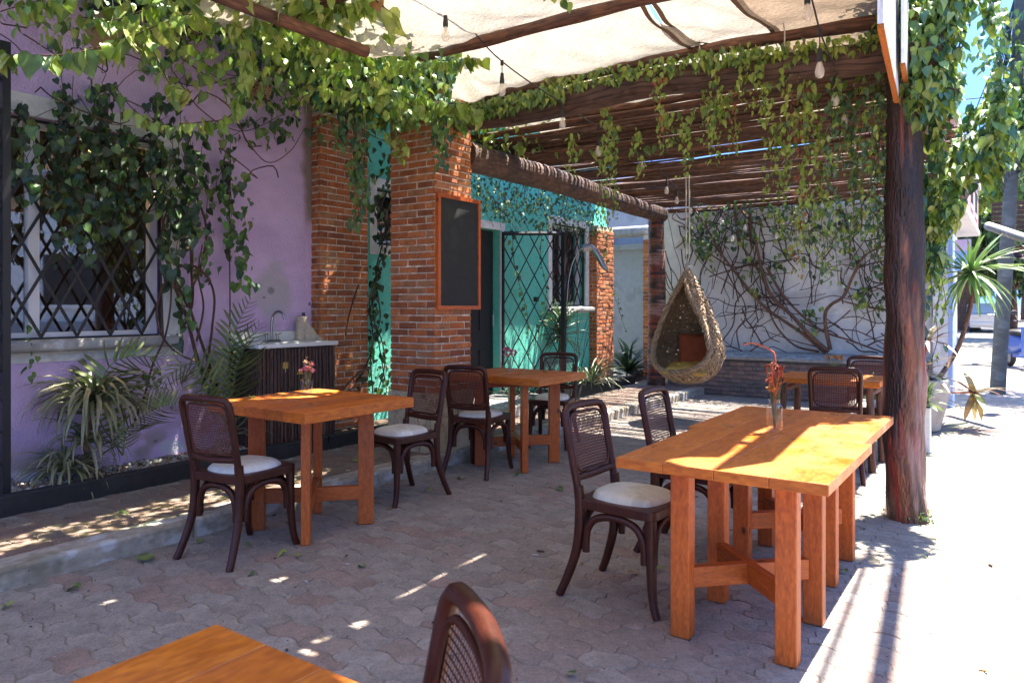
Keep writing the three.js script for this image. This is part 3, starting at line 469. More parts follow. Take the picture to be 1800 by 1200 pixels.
{
  const w = thing('garden_wall', 'white plastered wall with bare vine trunks behind the low brick planter', 'wall');
  part('wall', bx(-4.95, -0.95, 0, 3.2, -11.75, -11.5, 'x'), M.white, w);
  const endp = part('end_post', bx(-0.95, -0.72, 0, 3.0, -11.8, -11.42, 'y'), mat({ map: mapped(tWhite, 1, 1), color: col(0.9, 0.92, 0.95), roughness: 0.85 }), w); endp.userData.label = 'white end post with a blue stripe';
  part('painted_stripe', bx(-0.77, -0.716, 0, 2.9, -11.79, -11.416, 'y'), mat({ color: col(0.3, 0.42, 0.72), roughness: 0.7 }), endp);
  const lw = thing('brick_planter', 'long low planter of dark bricks with a concrete cap under the vine trunks', 'planter');
  part('core', bx(-4.6, -1.0, 0, 0.6, -11.49, -11.05, 'x'), mat({ color: col(0.1, 0.09, 0.09), roughness: 0.95 }), lw);
  bricks(lw, [-4.6, 0, -11.046], [1, 0, 0], 3.6, 0.012, 0.57, { bl: 0.215, bh: 0.0555, j: 0.009, mats: brickDark, most: 170 });
  const capg = grid(60, 3, (u, v) => [-4.62 + 3.64 * u, 0.595 + 0.07 * Math.sin(Math.min(1, v * 1.6) * 1.57) + 0.012 * (noise(u, v, 40, 1) - 0.5), -10.99 - 0.5 * v, u * 3.6, v * 0.5]);
  part('concrete_cap', [capg, bx(-4.62, -0.98, 0.56, 0.6, -11.05, -10.995, 'x')], M.conc, lw);
}
// ---------------------------------------------------------------- chalkboard
{
  const X = -4.085, b = thing('chalkboard', 'blank black chalkboard in a worn wooden frame hung on the brick pillar', 'chalkboard', [X, 1.33, -4.79]);
  part('board', bx(-0.012, 0.006, 0.03, 0.97, -0.575, -0.025, 'y'), M.board, b);
  const F = [[bx(-0.014, 0.018, 0.966, 1.0, -0.6, 0), 0], [bx(-0.014, 0.018, 0, 0.034, -0.6, 0), 1]];
  for (const [g, i] of F) part('frame_rail', g, legM[i + 1], b);
  for (const z of [-0.6, -0.034]) part('frame_rail', bx(-0.014, 0.0175, 0.034, 0.966, z, z + 0.034, 'y', roff()), legM[0], b);
}

// ---------------------------------------------------------------- tables
function slab(w, h, d, r, p, axis, m, parent, name = 'plank') { return part(name, rbox(w, h, d, r, p, [0, 0, 0], axis, 2), m, parent); }
function makeTable(name, label, [x0, x1, z0, z1, h], { thick = 0.05, leg = 0.085, legD = 0.07, spread = 0.21, planks = 5, group, low = 0.2, turned = false, shift = [0, 0] } = {}) {
  const cx = (x0 + x1) / 2, cz = (z0 + z1) / 2, w = x1 - x0, d = z1 - z0, t = thing(name, label, 'table', [cx, 0, cz], 0, group);
  const pw = w / planks; for (let i = 0; i < planks; i++) slab(pw - 0.0006, thick, d, 0.004, [-w / 2 + pw * (i + 0.5), h - thick / 2 + rr(-0.0004, 0.0004), 0], 'z', woodM[(i * 2 + Math.floor(R() * 2)) % 5], t);
  for (const [sx, sz] of [[-1, -1], [1, -1], [1, 1], [-1, 1]]) part('leg', rbox(turned ? 0.098 : leg, h - thick, turned ? 0.052 : legD, 0.006, [sx * spread, (h - thick) / 2, sz * (spread + 0.01)], [0, turned ? -sx * sz * Math.PI / 4 : 0, 0], 'y', 1), pick(legM), t);
  const L = spread * 2 * 1.414 - 0.07; part('stretcher', rbox(L, 0.085, 0.045, 0.004, [0, low, 0], [0, Math.PI / 4, 0], 'x', 1), legM[0], t); part('stretcher', rbox(L, 0.084, 0.0445, 0.004, [0, low, 0], [0, -Math.PI / 4, 0], 'x', 1), legM[1], t);
  part('top_rail', rbox(L, 0.06, 0.045, 0.004, [0, h - thick - 0.031, 0], [0, Math.PI / 4, 0], 'x', 1), legM[1], t);
  return t;
}
makeTable('cafe_table', 'square orange wooden table in front of the vanity, pink flowers on it', [-4.04, -3.14, -3.46, -2.6, 0.785], { thick: 0.06, planks: 5, turned: true, spread: 0.225 });
makeTable('cafe_table', 'square orange wooden table beside the brick pillar with three dark chairs near it', [-4.02, -3.1, -5.62, -4.87, 0.785], { thick: 0.06, planks: 6, turned: true, spread: 0.225 });
const twin = { thick: 0.042, leg: 0.082, legD: 0.07, planks: 4, low: 0.24 };
makeTable('cafe_table', 'sunlit wooden table pushed end to end, the one reaching into the open paving', [-1.335, -0.53, -3.57, -2.67, 0.752], twin);
makeTable('cafe_table', 'sunlit wooden table pushed end to end, the one next to the log post', [-1.38, -0.565, -4.53, -3.578, 0.75], twin);
makeTable('cafe_table', 'honey coloured table whose bare corner shows at the bottom edge of the photo', [-1.27, -0.66, -0.84, 0.0, 0.75], { thick: 0.045, planks: 4, spread: 0.18 });
{ // rough plank table by the planter wall
  const t = thing('plank_table', 'rough sawn honey wood table before the low brick planter', 'table', [-1.34, 0, -6.86]);
  for (let i = 0; i < 5; i++) { const g = rbox(0.86, 0.05, 0.128, 0.008, [rr(-0.012, 0.012), 0.725 + rr(-0.003, 0.003), -0.27 + i * 0.135], [0, rr(-0.006, 0.006), 0], 'x', 2); const p = g.attributes.position; for (let k = 0; k < p.count; k++) { p.setZ(k, p.getZ(k) + 0.006 * Math.sin(p.getX(k) * 21 + i * 2)); p.setY(k, p.getY(k) + 0.004 * Math.sin(p.getX(k) * 13 + p.getZ(k) * 40)); } part('plank', g, rawWood[i], t); }
  for (const [sx, sz] of [[-1, -1], [1, -1], [1, 1], [-1, 1]]) part('leg', rod([sx * 0.36, 0, sz * 0.26], [sx * 0.34, 0.7, sz * 0.25], 0.03, 8, { bump: 0.1 }), M.pole, t);
  for (const s of [-1, 1]) part('rail', rod([s * 0.34, 0.64, -0.25], [s * 0.34, 0.64, 0.25], 0.025, 8), M.pole, t);
}

// ---------------------------------------------------------------- bentwood chairs
function makeChair() {
  const t = thing('cane_chair', 'x', 'chair');
  // front is +z; floor at y 0
  for (const s of [-1, 1]) {
    part('leg', tube([[s * 0.205, 0, 0.225], [s * 0.198, 0.06, 0.205], [s * 0.188, 0.22, 0.19], [s * 0.185, 0.44, 0.188]], (k) => mix(0.019, 0.0265, Math.min(1, k * 1.5)), { seg: 10, rad: 9 }), M.chair, t);
    part('leg', tube([[s * 0.222, 0, -0.285], [s * 0.21, 0.08, -0.25], [s * 0.192, 0.24, -0.2], [s * 0.188, 0.44, -0.187], [s * 0.19, 0.53, -0.195]], (k) => mix(0.0205, 0.0255, Math.min(1, k * 1.6)), { seg: 14, rad: 9 }), M.chair, t);
  }
  const Y0 = 0.515, zb = (y) => -0.193 - (y - 0.5) * 0.2;
  const pts = []; const add = (x, y) => pts.push([x, y, zb(y) - 0.016 * (1 - (x / 0.2) ** 2)]);
  add(-0.19, Y0); add(-0.194, 0.62); add(-0.197, 0.74); add(-0.199, 0.82); add(-0.197, 0.852); add(-0.186, 0.876); add(-0.164, 0.888); add(-0.08, 0.893); add(0, 0.895); add(0.08, 0.893); add(0.164, 0.888); add(0.186, 0.876); add(0.197, 0.852); add(0.199, 0.82); add(0.197, 0.74); add(0.194, 0.62); add(0.19, Y0);
  const back = part('back_frame', tube(pts, 0.0198, { seg: 56, rad: 9 }), M.chair, t);
  const br = []; for (let i = 0; i <= 6; i++) { const x = -0.186 + 0.062 * i; br.push([x, 0.56 + 0.004 * Math.cos(i), zb(0.56) - 0.016 * (1 - (x / 0.2) ** 2)]); }
  part('back_rail', tube(br, 0.019, { seg: 14, rad: 8 }), M.chair, t);
  const inner = []; for (let i = 0; i < 40; i++) { const a = (i / 40) * Math.PI * 2, c = Math.cos(a), s = Math.sin(a), x = 0.172 * Math.sign(c) * Math.pow(Math.abs(c), 0.35), y = 0.724 + 0.138 * Math.sign(s) * Math.pow(Math.abs(s), 0.35); inner.push([x, y, zb(y) - 0.016 * (1 - (x / 0.2) ** 2) + 0.006]); }
  part('cane_edge', tube(inner, 0.0075, { closed: true, seg: 80, rad: 6 }), M.chair, t);
  // woven cane, every strand a ribbon
  const cane = [], S = 0.0138, hw = 0.0031, zz = (x, y) => zb(y) - 0.016 * (1 - (x / 0.2) ** 2), lim = (y) => 0.168 - (y > 0.82 ? (y - 0.82) * (y - 0.82) * 26 : 0);
  for (let x = -0.1656; x <= 0.166; x += S) { const P = []; const top = 0.862 - (Math.abs(x) > 0.13 ? (Math.abs(x) - 0.13) * 0.6 : 0); cane.push(grid(1, 6, (u, v) => { const y = mix(0.578, top, v); return [x + (u - 0.5) * 2 * hw, y, zz(x, y) + 0.0012]; })); }
  for (let y = 0.592; y <= 0.86; y += S) { const l = lim(y); cane.push(grid(10, 1, (u, v) => { const x = mix(-l, l, u); return [x, y + (v - 0.5) * 2 * hw, zz(x, y) - 0.0012]; })); }
  part('cane_panel', cane, M.cane, t);
  const sh = new THREE.Shape(), o = (w0, w1, d0, d1, r) => { sh.moveTo(-w0 + r, d0); sh.lineTo(w0 - r, d0); sh.quadraticCurveTo(w0, d0, w0, d0 + r); sh.lineTo(w1, d1 - r); sh.quadraticCurveTo(w1, d1, w1 - r, d1); sh.lineTo(-w1 + r, d1); sh.quadraticCurveTo(-w1, d1, -w1, d1 - r); sh.lineTo(-w0, d0 + r); sh.quadraticCurveTo(-w0, d0, -w0 + r, d0); };
  o(0.2, 0.215, -0.205, 0.215, 0.05);
  const sf = new THREE.ExtrudeGeometry(sh, { depth: 0.034, bevelEnabled: true, bevelThickness: 0.006, bevelSize: 0.006, bevelSegments: 2, curveSegments: 6 }); sf.rotateX(Math.PI / 2); sf.translate(0, 0.468, 0); part('seat_frame', uvBox(flat(sf), 'x'), M.chair, t);
  const cu = grid(24, 24, (u, v) => { const a = u * 2 - 1, b = v * 2 - 1, x = 0.185 * a * Math.sqrt(1 - b * b * 0.36) * (1 + 0.04 * b), z = 0.005 + 0.188 * b * Math.sqrt(1 - a * a * 0.36), e = (1 - Math.pow(Math.abs(a), 5)) * (1 - Math.pow(Math.abs(b), 5)); return [x, 0.468 + 0.043 * Math.pow(Math.max(0, e), 0.42) + 0.006 * (1 - a * a) * (1 - b * b), z, x, z]; });
  cu.index.array.reverse?.(); cu.computeVertexNormals(); part('cushion', cu, M.seatWhite, t);
  const arch = (A, B, n) => { const a = V(A), b = V(B), q = []; for (const [k, y] of [[0.09, 0.225], [0.095, 0.29], [0.12, 0.335], [0.2, 0.38], [0.34, 0.402], [0.5, 0.408], [0.66, 0.402], [0.8, 0.38], [0.88, 0.335], [0.905, 0.29], [0.91, 0.225]]) { const p = a.clone().lerp(b, k); q.push([p.x + n[0], y, p.z + n[1]]); } return tube(q, 0.0185, { seg: 36, rad: 8 }); };
  part('brace', arch([-0.19, 0, 0.19], [0.19, 0, 0.19], [0, 0]), M.chair, t); part('brace', arch([-0.188, 0, -0.185], [0.188, 0, -0.185], [0, 0.0]), M.chair, t);
  for (const s of [-1, 1]) part('brace', arch([s * 0.19, 0, -0.185], [s * 0.189, 0, 0.19], [0, 0]), M.chair, t);
  return t;
}
const chair0 = makeChair(); let firstChair = true;
function chair(x, z, turn, label, grey) {
  const c = firstChair ? chair0 : chair0.clone(); if (!firstChair) { c.name = numbered('cane_chair'); scene.add(c); c.userData = { ...chair0.userData }; }
  firstChair = false; c.position.set(x, 0, z); c.scale.set(0.91, 0.98, 0.97); c.rotation.set(0, turn, 0); c.userData.label = label; c.userData.group = 'dark cane back chairs at the tables'; if (grey) c.children.forEach((k) => { if (k.name === 'cushion') k.material = M.seatGrey; });
}
chair(-3.56, -2.52, Math.PI + 0.12, 'dark cane chair with white cushion before the purple wall, back towards the viewer');
chair(-3.62, -3.86, -0.12, 'dark cane chair with white cushion between the flower table and the brick pillar');
chair(-3.66, -4.84, Math.PI + 0.16, 'dark cane chair with white cushion drawn up to the pillar table, back to viewer');
chair(-3.74, -6.12, 0.3, 'dark cane chair on the far side of the pillar table, facing the viewer');
chair(-1.5, -3.17, Math.PI / 2 - 0.04, 'dark cane chair with grey cushion facing the near sunlit twin table', true);
chair(-1.47, -3.95, Math.PI / 2 + 0.02, 'dark cane chair half hidden behind the sunlit twin tables', true);
chair(-1.2, -6.36, Math.PI + 0.12, 'dark cane chair in front of the rough plank table, seen from behind');
chair(-1.12, -7.32, 0.1, 'dark cane chair on the planter side of the rough plank table', true);
chair(-0.85, -0.68, -0.71, 'dark cane chair whose glossy curved back rises at the bottom edge of the photo');

// ---------------------------------------------------------------- vases
function vase(name, label, p, prof, fill) { const t = thing(name, label, 'vase', p); part('glass', lathe(prof, 24), M.vase, t); fill(t); return t; }
const blossom = (c) => { const b = new Bag(); for (let i = 0; i < 14; i++) b.add(leafGeo('small', { c: c.map((x) => x * rr(0.8, 1.2)), fold: 0.5, curl: -0.3 }), lm([0, 0, 0], rr(0.7, 1), R() * 6.3, rr(1.2, 2.9), 0, 1.2)); return b.geo(); };
const pink = [[0.55, 0.12, 0.2], [0.62, 0.2, 0.28], [0.48, 0.2, 0.16]].map(blossom), cream = [[0.55, 0.34, 0.2], [0.5, 0.3, 0.18]].map(blossom), gold = [[0.6, 0.3, 0.07], [0.5, 0.22, 0.05]].map(blossom), redb = [[0.32, 0.06, 0.03], [0.26, 0.08, 0.04]].map(blossom);
const posy = (list, n, y0, y1, spread, sz) => (t) => { for (let i = 0; i < n; i++) { const a = R() * 6.3, r = spread * Math.sqrt(R()), y = rr(y0, y1), p = [Math.cos(a) * r, y, Math.sin(a) * r]; part('stem', rod([p[0] * 0.15, 0.03, p[2] * 0.15], p, 0.0012, 4), M.stemGreen, t); const f = part('flower_head', pick(list), M.flower, t); f.position.set(...p); f.scale.setScalar(rr(sz * 0.7, sz)); f.rotation.set(R() * 6, R() * 6, R() * 6); } };
vase('flower_vase', 'squat clear glass vase of pink blossoms on the vanity side table', [-3.8, 0.785, -3.16], [[0.026, 0.002], [0.03, 0.006], [0.032, 0.02], [0.037, 0.06], [0.042, 0.085], [0.037, 0.098], [0.018, 0.106], [0.017, 0.122], [0.021, 0.128]], (t) => { posy(pink, 14, 0.15, 0.21, 0.045, 0.02)(t); posy(cream, 9, 0.2, 0.25, 0.04, 0.014)(t); const l = [[LV.heartmid[1], lm([-0.035, 0.15, 0.03], 0.05, 0.4, 1.0, 0.3)]]; leafOut(t, l, 1); });
vase('flower_vase', 'small clear glass vase of pink blossoms on the pillar side table', [-3.66, 0.785, -5.28], [[0.03, 0.002], [0.036, 0.006], [0.036, 0.09], [0.028, 0.104], [0.026, 0.115], [0.03, 0.12]], posy(pink, 22, 0.15, 0.215, 0.065, 0.021));
vase('flower_vase', 'tall clear bottle of dried red flowers on the sunlit twin tables', [[-.965,0.752,-3.627]][0], [[0.034, 0.002], [0.037, 0.006], [0.037, 0.125], [0.028, 0.138], [0.024, 0.142], [0.026, 0.155], [0.027, 0.162]], (t) => {
  posy(redb, 16, 0.24, 0.33, 0.034, 0.026)(t); posy(gold, 9, 0.2, 0.25, 0.03, 0.024)(t);
  part('dried_stem', tube([[0, 0.02, 0], [-0.004, 0.2, 0.0], [0.003, 0.36, 0], [-0.003, 0.385, 0.004], [-0.06, 0.42, 0.03], [-0.1, 0.43, 0.05], [-0.13, 0.42, 0.07]], (k) => mix(0.005, 0.0035, k), { seg: 30, rad: 5 }), M.dry, t);
  for (let i = 0; i < 8; i++) { const a = i * 0.8; part('dried_bract', tube([[0, 0.17, 0], [Math.cos(a) * 0.025, 0.24, Math.sin(a) * 0.025], [Math.cos(a) * 0.04, 0.3, Math.sin(a) * 0.04], [Math.cos(a) * 0.028, 0.33, Math.sin(a) * 0.028]], (k) => mix(0.004, 0.0015, k), { seg: 8, rad: 4 }), M.dry, t); }
});
vase('flower_vase', 'little flared vase of tan dried flowers on the rough plank table', [-1.33, 0.75, -6.88], [[0.03, 0.002], [0.04, 0.01], [0.042, 0.05], [0.03, 0.075], [0.02, 0.085], [0.02, 0.1], [0.026, 0.106]], (t) => { posy(gold, 30, 0.14, 0.18, 0.085, 0.016)(t); });

// ---------------------------------------------------------------- vanity with sink
{
  const X0 = WX + 0.005, X1 = -5.12, Z0 = -4.58, Z1 = -3.76, top = 1.045, v = thing('vanity', 'white topped wash stand clad in dark brown sticks beside the brick pilaster', 'vanity');
  part('cabinet', bx(X0, X1 - 0.02, 0.12, top - 0.04, Z0 + 0.02, Z1 - 0.02, 'y'), M.vanity, v);
  part('counter', [rbox(X1 - X0 + 0.035, 0.036, Z1 - Z0 + 0.03, 0.008, [(X0 + X1) / 2 + 0.015, top - 0.018, (Z0 + Z1) / 2], [0, 0, 0], 'z', 2), rbox(0.02, 0.09, Z1 - Z0 + 0.03, 0.006, [X0 + 0.012, top + 0.044, (Z0 + Z1) / 2], [0, 0, 0], 'z', 1)], M.porcelain, v);
  let k = 0; for (let z = Z1 - 0.012; z > Z0; ) { const r = rr(0.015, 0.022); part('slat', tube([[X1 - 0.02, 0.13, z - r], [X1 - 0.02 + rr(-0.002, 0.002), 0.55, z - r + rr(-0.003, 0.003)], [X1 - 0.02, 1.0, z - r]], r, { seg: 6, rad: 7, bump: 0.15 }), k++ % 3 ? M.vanity : M.log, v); z -= r * 2 + 0.0005; }
  for (let x = X1 - 0.03; x > X0 + 0.02; ) { const r = rr(0.011, 0.016); part('slat', tube([[x - r, 0.13, Z1 - 0.02], [x - r, 1.0, Z1 - 0.02]], r, { seg: 4, rad: 7, bump: 0.15 }), k++ % 3 ? M.vanity : M.log, v); x -= r * 2; }
  const la = part('latch', [bx(X1 - 0.006, X1 + 0.003, 0.83, 0.885, -4.06, -4.035), bx(X1 - 0.006, X1 + 0.003, 0.83, 0.885, -4.03, -4.005)], M.brass, v); part('hook', rod([X1 + 0.004, 0.83, -4.03], [X1 + 0.004, 0.8, -4.03], 0.004), M.brass, la);
  const f = thing('faucet', 'chrome gooseneck faucet with two cross handles on the wash stand', 'faucet', [X0 + 0.1, top, -4.12]);
  part('base', rbox(0.05, 0.02, 0.16, 0.008, [0, 0.01, 0], [0, 0, 0], 'z', 2), M.tap, f); part('spout', tube([[0, 0.02, 0], [0, 0.18, 0], [0.01, 0.235, -0.008], [0.05, 0.268, -0.02], [0.095, 0.255, -0.034], [0.115, 0.22, -0.04], [0.118, 0.205, -0.041]], 0.0115, { seg: 30, rad: 10 }), M.tap, f);
  for (const s of [-1, 1]) { const h = part('handle', rod([0, 0.02, s * 0.058], [0, 0.065, s * 0.058], 0.012, 10), M.tap, f); part('lever', rod([-0.005, 0.068, s * 0.04], [0.012, 0.07, s * 0.09], 0.006, 8), M.tap, h); }
  const r = thing('paper_roll', 'brown paper towel roll standing beside the faucet', 'paper roll', [X0 + 0.13, top, -4.42]); part('roll', new THREE.CylinderGeometry(0.05, 0.05, 0.22, 24).translate(0, 0.11, 0), M.paperRoll, r); part('core', new THREE.CylinderGeometry(0.018, 0.018, 0.004, 14).translate(0, 0.222, 0), M.ply, r);
  part('loose_sheet', grid(14, 8, (u, w) => [0.05 + 0.06 * u + 0.012 * Math.sin(u * 7), mix(0.21 - 0.19 * Math.pow(u, 0.7), 0.004, w), -0.01 - 0.14 * u + 0.01 * Math.sin(u * 9 + w), u * 0.2, w * 0.2]), M.paperRoll, r);
  const b = thing('soap_bottle', 'small dark blue capped bottle behind the paper roll', 'bottle', [X0 + 0.06, top, -4.5]); part('bottle', lathe([[0, 0], [0.028, 0], [0.028, 0.17], [0.012, 0.2], [0.012, 0.215]], 16), mat({ color: col(0.55, 0.53, 0.5), roughness: 0.3 }), b); part('cap', new THREE.CylinderGeometry(0.016, 0.016, 0.04, 12).translate(0, 0.235, 0), mat({ color: col(0.01, 0.015, 0.08), roughness: 0.4 }), b);
}
// ---------------------------------------------------------------- iron gates
{
  const A = [-5.5, -7.76], B = [-4.84, -8.19], y0 = 0.16, y1 = 2.32, g = thing('iron_gate', 'black diamond lattice iron gate standing open before the turquoise wall', 'gate'), d = [B[0] - A[0], B[1] - A[1]], L = Math.hypot(...d), at = (s, y) => [A[0] + d[0] * s / L, y, A[1] + d[1] * s / L];
  part('gate_frame', [bar(at(0, y0), at(0, y1), 0.035, 0.035), bar(at(L, y0), at(L, y1), 0.05, 0.05), bar(at(0.018, y1 - 0.018), at(L - 0.026, y1 - 0.018), 0.03, 0.045), bar(at(0.018, y0 + 0.02), at(L - 0.026, y0 + 0.02), 0.03, 0.04)], M.black, g);
  const dz = 0.205, dy = 0.4; for (const s of [-1, 1]) for (let k = -8; k < 12; k++) { let a = [k * dz, y0], b = [k * dz + s * (y1 - y0) * dz / dy, y1]; if (b[0] < a[0]) [a, b] = [b, a]; const cut = (x) => [x, a[1] + (x - a[0]) / (b[0] - a[0]) * (b[1] - a[1])]; if (b[0] <= 0.03 || a[0] >= L - 0.03) continue; const p = a[0] < 0 ? cut(0) : a, q = b[0] > L ? cut(L) : b; part('lattice_bar', bar([at(p[0], 0)[0] + s * 0.004, p[1], at(p[0], 0)[2] + s * 0.004], [at(q[0], 0)[0] + s * 0.004, q[1], at(q[0], 0)[2] + s * 0.004], 0.009, 0.014), M.black, g); }
  part('latch', [box(0.06, 0.09, 0.06, [...at(L, 1.12)]), box(0.05, 0.06, 0.05, at(L * 0.55, 1.45))], M.black, g);
  const c = thing('bent_pipe', 'bent shiny metal pipe arching out from the open iron gate', 'pipe'); const P = [[-4.731,1.432,-8.095],[-4.713,1.708,-8.108],[-4.665,1.94,-8.141],[-4.582,2.092,-8.198],[-4.486,2.114,-8.264],[-4.403,1.998,-8.322],[-4.355,1.882,-8.355],[-4.313,1.824,-8.383]];
  part('pipe', tube(P.slice(3), (t) => 0.028 + 0.012 * Math.sin(t * 3), { seg: 24, rad: 10 }), M.tap, c); part('hose', tube(P.slice(0, 5), 0.008, { seg: 20, rad: 8 }), M.tap, c);
  part('clamp', rod([P[3][0] + 0.02, P[3][1], P[3][2]], P[4], 0.05, 10), M.steel, c);
}
{
  const z1 = -1.45, z0 = -1.94, g = thing('iron_gate', 'black iron lattice gate leaf at the very edge before the big window', 'gate'), X = -5.18;
  part('gate_frame', [bx(X - 0.022, X + 0.022, 0.12, 3.0, z0 - 0.045, z0, 'y'), bx(X - 0.02, X + 0.02, 2.95, 3.0, z0, z1 + 0.5), bx(X - 0.02, X + 0.02, 0.12, 0.17, z0, z1 + 0.5), bx(X - 0.02, X + 0.02, 0.84, 0.88, z0, z1 + 0.5)], M.black, g);
  for (let k = 0; k < 14; k++) for (const s of [0, 1]) part('lattice_bar', bar([X + (s ? 0.006 : -0.006), 0.17 + k * 0.2, s ? z0 : z1], [X + (s ? 0.006 : -0.006), Math.min(2.95, 0.17 + k * 0.2 + 0.8), s ? z1 : z0], 0.01, 0.014), M.black, g);
}
// ---------------------------------------------------------------- egg chair
{
  const cx = -3.2, cz = -8.28, face = Math.atan2(3.2 - 1.2, 8.28) , t = thing('egg_chair', 'woven wicker egg chair hanging from the stick pergola by two ropes', 'hanging chair', [cx, 0, cz], -0.2);
  const rad = (y) => (y < 0.84 ? 0.41 * Math.sqrt(Math.max(0, 1 - ((0.84 - y) / 0.39) ** 2)) : 0.41 * Math.max(0.02, 1 - Math.pow((y - 0.84) / 0.97, 1.3)));
  const y0 = 0.455, y1 = 1.78, oy0 = 0.6, oy1 = 1.7;  // opening towards +z
  const open = (y) => (y <= oy0 || y >= oy1 ? 0 : Math.min(1.2, 1.24 * Math.pow(Math.sin(Math.PI * Math.pow((y - oy0) / (oy1 - oy0), 0.62)), 0.6)));
  const pt = (y, a, k = 0) => { const r = rad(y) + k; return [Math.sin(a) * r, y, Math.cos(a) * r]; };
  const tw = [], tin = [], ringPts = [];
  const ok = (y, a) => { const o = open(y); let d = Math.abs(((a + Math.PI) % (2 * Math.PI) + 2 * Math.PI) % (2 * Math.PI) - Math.PI); return d > o; };
  for (let i = 0; i < 2900; i++) {
    const y = mix(y0, y1, Math.pow(R(), 0.9)), a = rr(-Math.PI, Math.PI), L = rr(0.05, 0.13), th = rr(-1.2, 1.2) + (R() < 0.5 ? 0 : 1.57), n = 3, P = []; let good = true, k = rr(-0.02, 0.026);
    for (let j = 0; j <= n; j++) { const s = (j / n - 0.5) * L, yy = clamp(y + Math.sin(th) * s, y0, y1), aa = a + Math.cos(th) * s / Math.max(0.06, rad(yy)) + 0.05 * Math.sin(j * 3 + i); if (!ok(yy, aa)) { good = false; break; } P.push(pt(yy, aa, k + 0.008 * Math.sin(j * 2.1 + i))); }
    if (good) (k > 0 ? tw : tin).push(tube(P, rr(0.004, 0.0075), { seg: 3, rad: 4, caps: false }));
  }
  const shell = grid(72, 56, (u, v) => { const y = mix(y0, y1, v), o = open(y), a = mix(o, 2 * Math.PI - o, u); return [...pt(y, a, -0.004), u * 2, v * 1.3]; });
  { const keep = [], I = shell.index.array; for (let k = 0; k < I.length; k += 6) if (R() > 0.04) keep.push(...I.slice(k, k + 6)); shell.setIndex(keep); }
  stuff(part('wicker_shell', [shell, ...tin], M.wickerIn, t)); stuff(part('wicker_weave', tw, M.wicker, t));
  // thick rolled rim
  const rim = []; for (let i = 0; i <= 26; i++) { const y = mix(oy0, oy1, i / 26); rim.push([y, open(y)]); } const loop = [...rim.map(([y, o]) => pt(y, o, 0)), ...rim.reverse().slice(1, -1).map(([y, o]) => pt(y, -o, 0))];
  const core = part('rim', tube(loop, 0.026, { closed: true, seg: 90, rad: 8, bump: 0.25, freq: 40 }), M.wickerIn, t);
  const C = new THREE.CatmullRomCurve3(loop.map(V), true), twist = []; for (let i = 0; i < 620; i++) { const u = R(), c = C.getPointAt(u), d = C.getTangentAt(u), q = R() * 6.3, P = [], b = new THREE.Vector3(c.x, 0, c.z).normalize(), n = d.clone().cross(b).normalize(), l = rr(0.05, 0.1); for (let j = 0; j <= 3; j++) { const w = q + j * 0.55, rr2 = 0.028 + 0.006 * Math.sin(i + j); P.push(c.clone().addScaledVector(d, (j / 3 - 0.5) * l).addScaledVector(b, Math.cos(w) * rr2).addScaledVector(n, Math.sin(w) * rr2)); } twist.push(tube(P, rr(0.003, 0.0055), { seg: 3, rad: 4, caps: false })); }
  stuff(part('rim_weave', twist, M.wicker, core));
  part('ring', new THREE.TorusGeometry(0.035, 0.006, 6, 18).translate(0, 1.83, 0), M.steel, t);
  for (const s of [-1, 1]) part('rope', tube([[0, 1.86, 0], [s * 0.014, 1.9, 0], [s * 0.022, 2.4, 0], [s * 0.02, 2.9, 0]], 0.008, { seg: 12, rad: 6 }), M.rope, t);
  part('knot', tube([[-0.02, 1.8, 0.02], [0.02, 1.82, 0.03], [0.02, 1.84, -0.03], [-0.02, 1.86, -0.02], [0.0, 1.79, 0.0]], 0.012, { seg: 20, rad: 6 }), M.rope, t);
  const pil = (nx, ny, w, h, d) => grid(16, 16, (u, v) => { const a = u * 2 - 1, b = v * 2 - 1; return [a * w / 2 * (1 - 0.06 * b * b), b * h / 2 * (1 - 0.06 * a * a), 0]; });
  const cushion = (w, h, d, wr) => { const f = (s) => grid(16, 16, (u, v) => { const a = u * 2 - 1, b = v * 2 - 1, e = (1 - a ** 4) * (1 - b ** 4); return [a * w / 2 * (1 - 0.05 * (1 - b * b)), b * h / 2 * (1 - 0.05 * (1 - a * a)), s * (d / 2) * Math.sqrt(Math.max(0, e)) + wr * (noise(u, v, 6, 1) - 0.5) * e, u * w, v * h]; }); return join([f(1), f(-1)]); };
  const ct = thing('cushion', 'rust orange back cushion inside the hanging egg chair', 'cushion', [cx + 0.03, 0.83, cz - 0.17], 0.3); part('cover', place(cushion(0.4, 0.42, 0.13, 0.02), [0, 0, 0], [-0.2, 0, 0]), M.rust, ct);
  const cm = thing('cushion', 'crumpled mustard yellow seat cushion inside the hanging egg chair', 'cushion', [cx + 0.02, 0.63, cz + 0.06], 0.2); part('cover', place(cushion(0.52, 0.5, 0.12, 0.05), [0, 0, 0], [-1.45, 0, 0]), M.mustard, cm);
}

